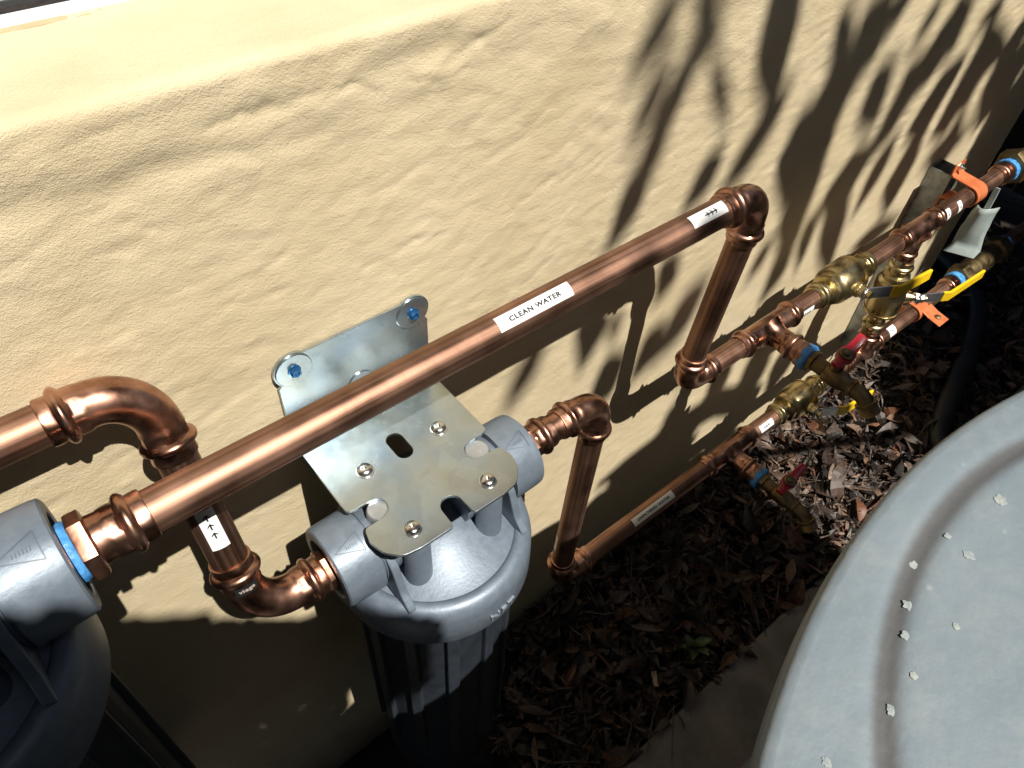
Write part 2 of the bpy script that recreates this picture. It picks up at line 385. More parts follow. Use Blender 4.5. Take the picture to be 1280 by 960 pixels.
M_groove = mat('dark_groove_plastic', (.085, .085, .082), .6, 0, col2=(.11, .108, .102), scale=40)
M_soil = mat('dark_soil', (.012, .008, .006), .95, 0, col2=(.03, .02, .015), scale=30, bump=.01, bscale=60)
M_spot = mat('pale_bird_dropping', (.30, .33, .31), .8, 0, col2=(.205, .235, .25), scale=200, bump=.001, bscale=300)

# ------------------------------------------------------------------ ground
def ground():
    xs = np.concatenate([np.linspace(-60, -2, 12), np.linspace(-1.6, 3.0, 120), np.linspace(3.4, 60, 12)])
    ys = np.concatenate([np.linspace(-60, -3, 12), np.linspace(-2.6, .1, 70), np.linspace(.14, 1.6, 24), np.linspace(2, 60, 12)])
    V = [(x, y, GROUND - .012 + (.012 * noise.noise((x * 9, y * 9, 0)) if abs(x) < 3 else 0)) for y in ys for x in xs]
    n = len(xs)
    F = [(j * n + i, j * n + i + 1, (j + 1) * n + i + 1, (j + 1) * n + i) for j in range(len(ys) - 1) for i in range(n - 1)]
    tag(obj('ground', (V, F), M_soil), kind='structure')
ground()
sl = bevel(obj('concrete_slab', box(.6, -1.02, GROUND - .02, 4.2, 1.66, .11), M_slab, smooth=False), .008)
tag(sl, kind='structure')

# ------------------------------------------------------------------ house wall with sill and window
house = thing('house_wall', 'cream stucco house wall with trowel marks behind the copper pipes', 'wall', (0, WALL, GROUND))
def wall_sheet():
    prof = []                                             # (y, z, normal y, normal z)
    top = .198; r = .009
    for z in np.concatenate([np.linspace(GROUND - .03, -.215, 90), np.linspace(-.21, top - r, 158)]): prof.append((WALL, z, -1, 0))
    for a in np.linspace(0, math.pi / 2, 9)[1:]: prof.append((WALL + r - r * math.cos(a), top - r + r * math.sin(a), -math.cos(a), math.sin(a)))
    for y in np.linspace(WALL + r, .212, 22)[1:]: prof.append((y, top + (y - WALL - r) * .02, 0, 1))
    xs = np.concatenate([np.linspace(-2.4, -.46, 40), np.linspace(-.45, -.32, 26), np.linspace(-.3175, .46, 312), np.linspace(.465, 1.45, 170)])
    CR = [[(-.101, .164), (-.079, .168), (-.051, .164), (-.022, .167)], [(-.027, .159), (-.002, .164), (.021, .15)], [(.042, .155), (.064, .149), (.095, .149)], [(.074, .159), (.102, .169), (.131, .176)], [(-.085, .142), (-.071, .131), (-.071, .145)], [(-.105, .123), (-.072, .126)], [(-.203, .173), (-.172, .179), (-.141, .183)], [(-.021, .014), (.04, .022), (.072, .017)], [(.104, .08), (.154, .085), (.178, .099)], [(-.19, .106), (-.15, .112), (-.115, .106)], [(.198, .016), (.256, .029)], [(-.238, .039), (-.24, .052)], [(.15, .017), (.187, .024), (.215, .03)], [(-.17, .064), (-.126, .063)], [(.329, .078), (.38, .096)], [(-.12, .035), (-.085, .028), (-.06, .032)], [(-.09, .05), (-.07, .06)], [(-.20, -.03), (-.165, -.022)], [(.02, -.01), (.05, -.004)]]
    SG = [(a, b, .0016 if i < 4 else .0010) for i, L in enumerate(CR) for a, b in zip(L, L[1:])]
    def crease(x, z):
        d = 0
        jx = x + .004 * noise.noise((x * 60, z * 60, 31)); jz = z + .004 * noise.noise((x * 90, z * 90, 37))
        for (ax, az), (bx, bz), A in SG:
            if jx < min(ax, bx) - .03 or jx > max(ax, bx) + .03 or abs(jz - (az + bz) / 2) > .04: continue
            ux, uz = bx - ax, bz - az; t = max(0, min(1, ((jx - ax) * ux + (jz - az) * uz) / (ux * ux + uz * uz)))
            ex, ez = jx - ax - ux * t, jz - az - uz * t; q = math.hypot(ex, ez)
            f = A * (.35 + .9 * max(0, noise.noise((x * 70, z * 30, 5)) + .4))
            d -= f * .65 * math.exp(-(q / .0027) ** 2); d += f * .28 * math.exp(-((ez - .010) / .008) ** 2 - (ex / .012) ** 2)
        return d
    V = []; s = 0; last = None
    for (y, z, ny, nz) in prof:
        if last: s += math.hypot(y - last[0], z - last[1])
        last = (y, z)
        for x in xs:
            d = .0016 * noise.noise((x * 3.1, s * 5, 1)) + .0008 * noise.noise((x * 10, s * 15, 4))
            q = noise.noise((x * 13 + 2 * s, s * 34 + x * 5, 7)); d += .0010 * max(0, q - .12)     # raised trowel laps
            q = noise.noise((x * 24, s * 60 - x * 14, 11)); d -= .0017 * max(0, q - .30)            # torn hollows
            q = noise.noise((x * 50, s * 70, 19)); d += .0006 * q
            e = math.exp(-((s - (top - GROUND) + .014 - .012 * noise.noise((x * 4, 0, 3))) / .03) ** 2)
            d += .003 * e * noise.noise((x * 16, s * 40, 23))
            if z > -.06 and -.3 < x < .42 and ny < -.5: d += crease(x, z)
            q = noise.noise((x * 95, s * 120, 43)); d += .0011 * max(0, q - .28) - .0013 * max(0, -q - .36)
            V.append((x, y + ny * d, z + nz * d))
    n = len(xs)
    F = [(j * n + i, j * n + i + 1, (j + 1) * n + i + 1, (j + 1) * n + i) for j in range(len(prof) - 1) for i in range(n - 1)]
    # return at the outer corner of the house
    c = len(V); V += [(1.45, WALL, GROUND - .03), (1.45, WALL + 3, GROUND - .03), (1.45, WALL + 3, .19), (1.45, WALL + .012, .19)]
    F.append((c, c + 1, c + 2, c + 3))
    return V, F
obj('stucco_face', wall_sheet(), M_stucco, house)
obj('upper_wall', join(box(1.175, .26, 1.05, .55, .16, 1.70), box(-2.1, .26, 1.05, .6, .16, 1.70), box(-.45, .26, 1.72, 2.7, .16, .4)), M_stucco, house, smooth=False)
sill_frame = obj('window_frame', join(box(-.45, .250, .2355, 2.70, .050, .061), box(-1.77, .252, .9, .06, .05, 1.25), box(.87, .252, .9, .06, .05, 1.25), box(-.45, .252, .9, .05, .045, 1.25)), M_frame, house, smooth=False)
bevel(sill_frame, .003)
obj('frame_lip', box(-.45, .216, .1985, 2.69, .012, .0095), M_frame, sill_frame, smooth=False)
obj('track_gap', box(-.45, .2245, .2080, 2.69, .0035, .0032), M_dark, sill_frame, smooth=False)
obj('sealant_bead', box(-.45, .2070, .1985, 2.69, .0075, .004), M_seal, sill_frame, smooth=False)
obj('window_pane', box(-.45, .268, .88, 2.6, .006, 1.2), M_glass, house, smooth=False)
obj('sky_block_eave', join(box(-.8, .02, 1.58, 4.6, .90, .04), box(-.8, -.42, 1.58, 4.6, .03, .12)), M_eave, house, smooth=False)  # overhang added to block the sky overhead

# ------------------------------------------------------------------ copper fittings
def socket_profile(L=.026):
    """(distance from the open end, radius, hexness) of a press socket"""
    P = [(0, .0149, 0), (.0004, .0160, .0), (.0018, .0163, .25), (.0065, .0158, .55), (.0082, .0160, .2), (.0092, .0178, 0), (.0108, .0194, 0), (.0126, .0199, 0), (.0144, .0193, 0), (.0158, .0176, 0), (.0168, .0162, .2), (.0185, .0158, .6), (.0225, .0158, .6), (.0242, .0161, .2), (.026, .0156, 0)]
    return P
def elbow(parent, corner, d1, d2, CL=.034, m=None, name='elbow', end1=.026, end2=.026):
    corner = Vector(corner); d1 = Vector(d1).normalized(); d2 = Vector(d2).normalized()
    pts = []; rad = []; hx = []
    for s, r, h in socket_profile(): pts.append(corner + d1 * (CL + .026 - s)); rad.append(r); hx.append(h)
    c = corner + (d1 + d2) * CL
    for k in range(1, 12):
        a = k / 12 * math.pi / 2
        pts.append(c - d2 * (CL * math.cos(a)) - d1 * (CL * math.sin(a))); rad.append(.0154 + .0003 * math.sin(2 * a)); hx.append(0)
    for s, r, h in reversed(socket_profile()): pts.append(corner + d2 * (CL + .026 - s)); rad.append(r); hx.append(h)
    return tube(name, pts, rad, m or M_fit, parent, hexes=hx, seg=36, caps=True)
ELB = .060                                               # centre to socket end
def pipe(parent, A, B, m=None, name='pipe', r=PR):
    A = Vector(A); B = Vector(B); n = max(2, int((B - A).length / .02))
    return tube(name, [A.lerp(B, i / n) for i in range(n + 1)], [r] * (n + 1), m or M_pipe, parent, seg=36)
def press_socket(parent, A, d, name='press_socket', flip=False, tail=0):
    """socket whose open end is at A, running along d"""
    P = socket_profile(); pr = [(s, r) for s, r, h in P]; hx = [h for *_, h in P]
    if tail: pr.append((.026 + tail, .0156)); hx.append(0)
    return lathe(name, A, d, pr, M_fit, parent, seg=36, hexes=hx)
def adaptor(parent, A, d, tape=True, name='threaded_adaptor', hexr=.0195, neck=.010):
    """male adaptor: starts at A (the female port face) and runs along d; returns its length"""
    A = Vector(A); d = Vector(d).normalized()
    pr = [(-.008, .0145), (.004, .0145), (.0042, hexr), (.0055, hexr + .0004), (.0125, hexr + .0004), (.0135, hexr - .001), (.0140, .0160)]
    hx = [0, 0, .9, .95, .95, .9, 0]
    s0 = .014 + neck - .004
    for s, r, h in reversed(socket_profile()): pr.append((s0 + .026 - s, r)); hx.append(h)
    lathe(name, A, d, pr, M_fit, parent, seg=36, hexes=hx)
    if tape:
        rr = [(-.002, .0150), (-.0018, .0190), (.0012, .0198), (.0035, .0186), (.0048, .0176), (.005, .0150)]
        lathe('thread_sealant', A, d, rr, M_tape, parent, seg=48, wob=.0016, sa=60)
    return s0 + .026
def tee(parent, c, d, b, half=.062, branch=.056):
    c = Vector(c); d = Vector(d).normalized(); b = Vector(b).normalized()
    pr = []; hx = []
    for s, r, h in socket_profile(): pr.append((s - half, r)); hx.append(h)
    for k in range(1, 8): pr.append((-half + .026 + (2 * half - .052) * k / 8, .0158)); hx.append(0)
    for s, r, h in reversed(socket_profile()): pr.append((half - s, r)); hx.append(h)
    t = lathe('tee', c, d, pr, M_fit, parent, seg=36, hexes=hx)
    pr = [(.004, .0240), (.0105, .0205), (.0150, .0178), (.0195, .0163), (.024, .0156)]; hx = [0] * 5
    for s, r, h in reversed(socket_profile()): pr.append((branch - s, r)); hx.append(h)
    lathe('branch', c, b, pr, M_fit, t, seg=36, hexes=hx)
    return t

# ---- the pipe runs
EX = Vector((1, 0, 0)); EY = Vector((0, 1, 0)); EZ = Vector((0, 0, 1))
clean = thing('clean_water_pipe', 'copper clean water pipe with white CLEAN WATER label over the middle bracket', 'pipe', (-.272, 0, 0))
F1 = -.2725                                              # port face of the left filter
La = adaptor(clean, (F1, 0, 0), EX)
top1 = Vector((X1, 0, 0)); bot1 = Vector((X1, CLEAN.y, CLEAN.z)); dn1 = (bot1 - top1).normalized()
pipe(clean, (F1 + La - .02, 0, 0), (X1 - ELB + .02, 0, 0))
elbow(clean, top1, -EX, dn1)
pipe(clean, top1 + dn1 * (ELB - .02), bot1 - dn1 * (ELB - .02))
elbow(clean, bot1, -dn1, EX)
cl = lambda x: Vector((x, CLEAN.y, CLEAN.z))
un = lambda x: Vector((x, UNF.y, UNF.z))
TEE1 = .541; TEE2 = .928
pipe(clean, cl(X1 + ELB - .02), cl(TEE1 - .045))
tee(clean, cl(TEE1), EX, -EY)
V1 = (.645, .785)
pipe(clean, cl(TEE1 + .045), cl(V1[0] + .02))
pipe(clean, cl(V1[1] - .02), cl(TEE2 - .045))
tee(clean, cl(TEE2), EX, -EZ)
pipe(clean, cl(TEE2 + .045), cl(1.20))
A2 = 1.222
lathe('threaded_adaptor', cl(A2), -EX, [(-.02, .015), (.004, .015), (.0042, .0185), (.012, .0185), (.0125, .016)] + [(.012 + .026 - s, r) for s, r, h in reversed(socket_profile())], M_fit, clean, seg=36)
lathe('thread_sealant', cl(A2), EX, [(-.004, .015), (-.003, .0200), (.004, .0212), (.010, .0195), (.011, .015)], M_tape, clean, seg=48, wob=.0012, sa=60)
lathe('union_nut', cl(A2 + .011), EX, [(0, .0205), (.001, .0270), (.006, .0285), (.030, .0285), (.034, .0265), (.035, .020), (.06, .020), (.061, .0143), (1.15, .0143)], M_dbrass, clean, seg=36, hexes=[0, .9, 1, 1, .9, 0, 0, 0, 0])

unfp = thing('unfiltered_water_pipe', 'lower copper pipe labelled UNFILTERED WATER running just above the ground', 'pipe', (X2, 0, UNF.z))
FR = .0785; FL = -.1305                                  # port faces of the middle filter
La2 = adaptor(unfp, (FR, 0, PORTZ), EX, tape=False, hexr=.0165, neck=.002)
top2 = Vector((X2, 0, PORTZ)); bot2 = Vector((X2, UNF.y, UNF.z)); dn2 = (bot2 - top2).normalized()
pipe(unfp, (FR + La2 - .02, 0, PORTZ), (X2 - ELB + .02, 0, PORTZ), m=M_fit)
elbow(unfp, top2, -EX, dn2)
pipe(unfp, top2 + dn2 * (ELB - .02), bot2 - dn2 * (ELB - .02))
elbow(unfp, bot2, -dn2, EX)
TEE3 = .560; TEE4 = .945; V2 = (.680, .815)
pipe(unfp, un(X2 + ELB - .02), un(TEE3 - .045))
tee(unfp, un(TEE3), EX, -EY)
pipe(unfp, un(TEE3 + .045), un(V2[0] + .02))
pipe(unfp, un(V2[1] - .02), un(TEE4 - .045))
tee(unfp, un(TEE4), EX, EZ)
pipe(unfp, un(TEE4 + .045), un(1.25))
A4 = 1.285
lathe('threaded_adaptor', un(A4), -EX, [(-.02, .015), (.004, .015), (.0042, .0185), (.012, .0185), (.0125, .016)] + [(.012 + .026 - s, r) for s, r, h in reversed(socket_profile())], M_fit, unfp, seg=36)
lathe('thread_sealant', un(A4), EX, [(-.004, .015), (-.003, .0200), (.006, .0212), (.014, .0195), (.015, .015)], M_tape, unfp, seg=48, wob=.0012, sa=60)
lathe('meter_body', un(A4 + .014), EX, [(0, .018), (.002, .025), (.028, .026), (.034, .021), (.06, .024), (.13, .024), (.155, .021), (.16, .027), (.19, .027), (.195, .018)], M_dbrass, unfp, seg=36, hexes=[0, 1, 1, 0, 0, 0, 0, 1, 1, 0])
lathe('thread_sealant', un(A4 + .208), EX, [(-.003, .015), (-.002, .0205), (.006, .0215), (.014, .0198), (.015, .015)], M_tape, unfp, seg=48, wob=.0012, sa=60)
pipe(unfp, un(A4 + .20), un(2.4))

cross = thing('linking_copper_pipe', 'copper pipe looping up behind the long pipe, upper left of the middle filter', 'pipe', (X3, 0, PORTZ))
bot3 = Vector((X3, 0, PORTZ)); top3 = Vector((X3, UPL.y, UPL.z)); up3 = (top3 - bot3).normalized()
elbow(cross, bot3, EX, up3)
lathe('threaded_end', (FL, 0, PORTZ), -EX, [(-.012, .0150), (-.001, .0150), (0, .0172), (.005, .0178), (.0065, .0166), (.0075, .0148)], M_fit, cross, seg=40, wob=.0012, sa=30, hexes=[0, 0, .7, .7, .4, 0])
pipe(cross, bot3 + up3 * (ELB - .02), top3 - up3 * (ELB - .02))
elbow(cross, top3, -up3, -EX)
pipe(cross, top3 - EX * (ELB - .02), (-.585, UPL.y, UPL.z))
c5 = Vector((-.60, UPL.y, UPL.z)); c6 = Vector((-.60, 0, 0)); d5 = (c6 - c5).normalized()
elbow(cross, c5 + EX * -.03, EX, d5, CL=.030); elbow(cross, c6 + EX * -.03, -d5, EX, CL=.030)
pipe(cross, c6, (-.48, 0, 0))

# ---- paper labels on the pipes
def cam_side(P, d, off=0):
    """outward direction on the pipe seen from above and in front, turned by off degrees"""
    d = Vector(d); e = (Vector((-.231, -.322, .404)) - Vector(P)); e -= d * e.dot(d); e.normalize()
    return Matrix.Rotation(R(off), 3, d) @ e
P = (.0745, 0, 0); sticker(clean, P, EX, cam_side(P, EX, -9), PR, .074, .0125, 'CLEAN WATER', .052, .0042)
P = (.279, 0, 0); sticker(clean, P, EX, cam_side(P, EX, -14), PR, .046, .0125, arr=3, shift=.003)
P = cl(.6135); sticker(clean, P, EX, cam_side(P, EX, 62), PR, .030, .0125, arr=3)
P = cl(TEE2 + .070); sticker(clean, P, EX, cam_side(P, EX, 38), PR, .012, .022, arr=1)
P = cl(1.035); sticker(clean, P, EX, cam_side(P, EX, 38), PR, .012, .022, arr=1)
P = un(.374); sticker(unfp, P, EX, cam_side(P, EX, 8), PR, .088, .0125, 'UNFILTERED WATER', .070, .0040)
P = un(.648); sticker(unfp, P, EX, cam_side(P, EX, 22), PR, .034, .0125, arr=3, aflip=-1)
P = un(1.035); sticker(unfp, P, EX, cam_side(P, EX, 20), PR, .022, .020, arr=1)
P = bot3 + up3 * .098; sticker(cross, P, up3, cam_side(P, up3, -5), PR, .036, .0135, arr=3, shift=.003, pitch=.008)
P = bot2 - dn2 * .105; sticker(unfp, P, dn2, cam_side(P, dn2, 76), PR, .036, .0125, arr=3)
P = bot3 + up3 * .0375
mk = sticker(cross, P, up3, cam_side(P, up3, 4), .0164, .0078, .0185, name='maker_label', mats=(M_blacklabel, M_greyink))
tv, tf = text_flat('viega', .0130, .0040)
obj('lettering', around(P, up3, cam_side(P, up3, 4), .0164, ([Vector((v.y, -v.x, 0)) for v in tv], tf), .0006), M_greyink, mk, smooth=False)

# ------------------------------------------------------------------ ball valves
def lever_pts(S, out, along, reach=.118):
    return [S, S + along * .030 + out * .018, S + along * .044 + out * .027, S + along * reach + out * .033]
def strip(name, pts, width, thick, nrm, m, parent, bev=.0008, taper=1.0):
    """flat bar bent along pts; nrm = its thickness direction"""
    V = []; F = []; n = len(pts)
    for i, p in enumerate(pts):
        t = (pts[min(i + 1, n - 1)] - pts[max(i - 1, 0)]).normalized(); nn = (nrm - t * nrm.dot(t)).normalized(); w = t.cross(nn)
        k = width * (1 + (taper - 1) * i / (n - 1)) / 2
        for a, b in ((-1, -1), (1, -1), (1, 1), (-1, 1)): V.append(p + w * (a * k) + nn * (b * thick / 2))
    for i in range(n - 1):
        for k in range(4): F.append((i * 4 + k, i * 4 + (k + 1) % 4, i * 4 + 4 + (k + 1) % 4, i * 4 + 4 + k))
    F += [(3, 2, 1, 0), tuple((n - 1) * 4 + k for k in range(4))]
    return bevel(obj(name, (V, F), m, parent, smooth=False), bev)

def ball_valve(A, d, L, stem, along, out, label, sl=.042, reach=.118):
    A = Vector(A); d = Vector(d).normalized(); stem = Vector(stem).normalized(); along = Vector(along).normalized(); out = Vector(out).normalized()
    t = thing('ball_valve', label, 'valve', tuple(A), 'brass ball valves with yellow levers')
    end = [(s, r * 1.03, h) for s, r, h in socket_profile()]
    pr = [(s, r) for s, r, h in end]; hx = [h for *_, h in end]
    mid = [(.028, .0160, 0), (.030, .0222, .8), (.036, .0226, .8), (.0375, .0205, 0), (.041, .0252, 0), (.046, .0278, 0), (L / 2, .0292, 0), (L - .054, .0290, 0), (L - .050, .0280, 0), (L - .0495, .0296, 0), (L - .046, .0296, 0), (L - .0455, .0255, 0), (L - .040, .0205, 0), (L - .036, .0180, 0), (L - .030, .0162, 0)]
    pr += [(s, r) for s, r, h in mid]; hx += [h for *_, h in mid]
    pr += [(L - s, r) for s, r, h in reversed(end)]; hx += [h for *_, h in reversed(end)]
    lathe('valve_body', A, d, pr, M_brass, t, seg=40, hexes=hx)
    c = A + d * (L / 2)
    lathe('stem_boss', c + stem * .018, stem, [(0, .0125), (.0145, .0118), (.015, .0098), (.022, .0095), (.0223, .0062), (max(sl - .010, .024), .0060)], M_brass, t, seg=24)
    S = c + stem * sl
    lathe('stem_nut', S - stem * .002, stem, [(0, .0075), (.0045, .0075), (.005, .0068), (.0052, .0032), (.009, .0030)], M_steel, t, seg=24, hexes=[1, 1, 1, 0, 0])
    lathe('packing_nut', S - stem * .011, stem, [(0, .0090), (.006, .0090), (.0065, .008)], M_steel, t, seg=24, hexes=[1, 1, 1])
    lv = lever_pts(S, out, along, reach)
    arm = strip('lever', [S - along * .010, S, lv[1], lv[2]], .019, .0022, stem, M_lever, t)
    lathe('rivet', S + along * .030 + out * .0075 + stem * .001, stem, [(0, .0028), (.0014, .0024), (.0018, .001)], M_steel, arm, seg=12)
    k = lv[1].lerp(lv[2], .2)
    pts = [k, lv[2], lv[2].lerp(lv[3], .2)] + [lv[2].lerp(lv[3], q) for q in (.5, .9, 1.0)]
    strip('lever_sleeve', pts, .0205, .0052, stem, M_yellow, t, bev=.0016, taper=.86)
    return t
stm = Vector((0, -1, .10))
ball_valve(cl(V1[0]), EX, V1[1] - V1[0], stm, Vector((1, 0, -.01)), Vector((0, -1, .05)), 'brass ball valve with yellow lever on the upper pipe, nearest the wall shadow')
ball_valve(un(V2[0]), EX, V2[1] - V2[0], stm, Vector((1, 0, -.01)), Vector((0, -1, .05)), 'brass ball valve with yellow lever on the lower pipe above the dry leaves')
top4 = Vector((TEE2 + .005, CLEAN.y, CLEAN.z)); bot4 = Vector((TEE4, UNF.y, UNF.z)); d4 = (bot4 - top4).normalized(); L4 = (bot4 - top4).length
ball_valve(top4 + d4 * (L4 / 2 - .078), d4, .156, Vector((.66, -.75, .05)), Vector((1, .0, .02)), Vector((.0, -1, .05)), 'upright brass ball valve with orange-yellow lever joining the two pipes', sl=.056, reach=.150)
by = thing('bypass_pipe', 'short upright copper stub pipes between upper and lower run', 'pipe', tuple(top4))
pipe(by, top4 + d4 * .036, top4 + d4 * (L4 / 2 - .058)); pipe(by, top4 + d4 * (L4 / 2 + .058), bot4 - d4 * .036)
P = top4 + d4 * .061; sticker(by, P, d4, cam_side(P, d4, 40), .0163, .012, .024, arr=1)

# ------------------------------------------------------------------ hose taps
def hose_tap(A, label):
    A = Vector(A); d = -EY
    t = thing('hose_tap', label, 'tap', tuple(A), 'brass hose taps with red handles')
    lathe('thread_sealant', A, d, [(-.006, .014), (-.005, .0178), (.003, .0186), (.006, .0172), (.007, .014)], M_tape, t, seg=48, wob=.0018, sa=60)
    lathe('tap_body', A + d * .004, d, [(0, .0125), (.001, .0150), (.009, .0150), (.010, .0110), (.026, .0106), (.0275, .0128), (.031, .0136), (.050, .0136), (.054, .0124), (.056, .0110), (.064, .0106), (.065, .0120), (.068, .0120), (.069, .0104), (.074, .0102)], M_dbrass, t, seg=32, hexes=[0, .9, .9, 0, 0, 0, 0, 0, 0, 0, 0, 0, 0, 0, 0])
    B = A + d * .077; q = Vector((0, -.72, -.69))
    pts = [B, B + d * .004, B + d * .008 + q * .0015, B + d * .010 + q * .005, B + d * .010 + q * .010]
    tube('spout', pts, [.0103, .0103, .0103, .0104, .0104], M_dbrass, t, seg=28)
    th = [(0, .0108), (.001, .0140), (.004, .0140), (.0045, .0126)]
    for k in range(4): th += [(.0055 + k * .0028, .0130), (.0069 + k * .0028, .0118)]
    th += [(.0172, .0128), (.0180, .0120), (.0181, .0090), (.012, .0086)]
    lathe('hose_thread', pts[-1] - q * .002, q, th, M_dbrass, t, seg=32)
    H = A + d * .040 + EZ * .013; hd = Vector((0, -.15, 1)).normalized()
    lathe('handle_stem', H, hd, [(0, .009), (.010, .0085), (.0105, .006), (.024, .006)], M_dbrass, t, seg=20)
    K = H + hd * .024; ax = Vector((1, .10, .08)).normalized(); sd = hd.cross(ax)
    V = []; F = []
    prof = [(-.040, .0060, .012), (-.037, .0082, .0112), (-.026, .0078, .0070), (-.015, .0090, .0025), (-.008, .0125, .0005), (0, .0135, 0), (.008, .0125, .0005), (.015, .0090, .0025), (.026, .0078, .0070), (.037, .0082, .0112), (.040, .0060, .012)]
    for s, w, lift in prof:
        s *= .86; w *= .84; lift *= .9
        for a, b in ((-1, -1), (0, -1.25), (1, -1), (1, 1), (0, 1.25), (-1, 1)): V.append(K + ax * s + sd * (a * w) + hd * (lift + b * .0028))
    n = len(prof)
    for i in range(n - 1):
        for k in range(6): F.append((i * 6 + k, i * 6 + (k + 1) % 6, i * 6 + 6 + (k + 1) % 6, i * 6 + 6 + k))
    F += [tuple(range(5, -1, -1)), tuple((n - 1) * 6 + k for k in range(6))]
    h = bevel(obj('tap_handle', (V, F), M_red, t), .0007)
    lathe('handle_boss', K + hd * .002, hd, [(0, .0098), (.0035, .0094), (.0042, .0086), (.0043, .0070), (.0036, .0068), (.0036, .0045), (.0058, .0040), (.0062, .0022)], M_dbrass, h, seg=24)
    return t
for p, L in ((cl(TEE1), 'red-handled brass hose tap on the upper copper pipe'), (un(TEE3), 'red-handled brass hose tap on the lower pipe, half in shade over the leaves')):
    t = hose_tap(p - EY * .066, L)
# short copper stub between each tee and its tap
for o, p in ((clean, cl(TEE1)), (unfp, un(TEE3))):
    lathe('female_adaptor', p - EY * .048, -EY, [(0, .0143), (.007, .0143), (.0072, .0158), (.009, .0176), (.0155, .0180), (.0178, .0176), (.018, .013)], M_pipe, o, seg=32, hexes=[0, 0, 0, .5, .5, .5, 0])

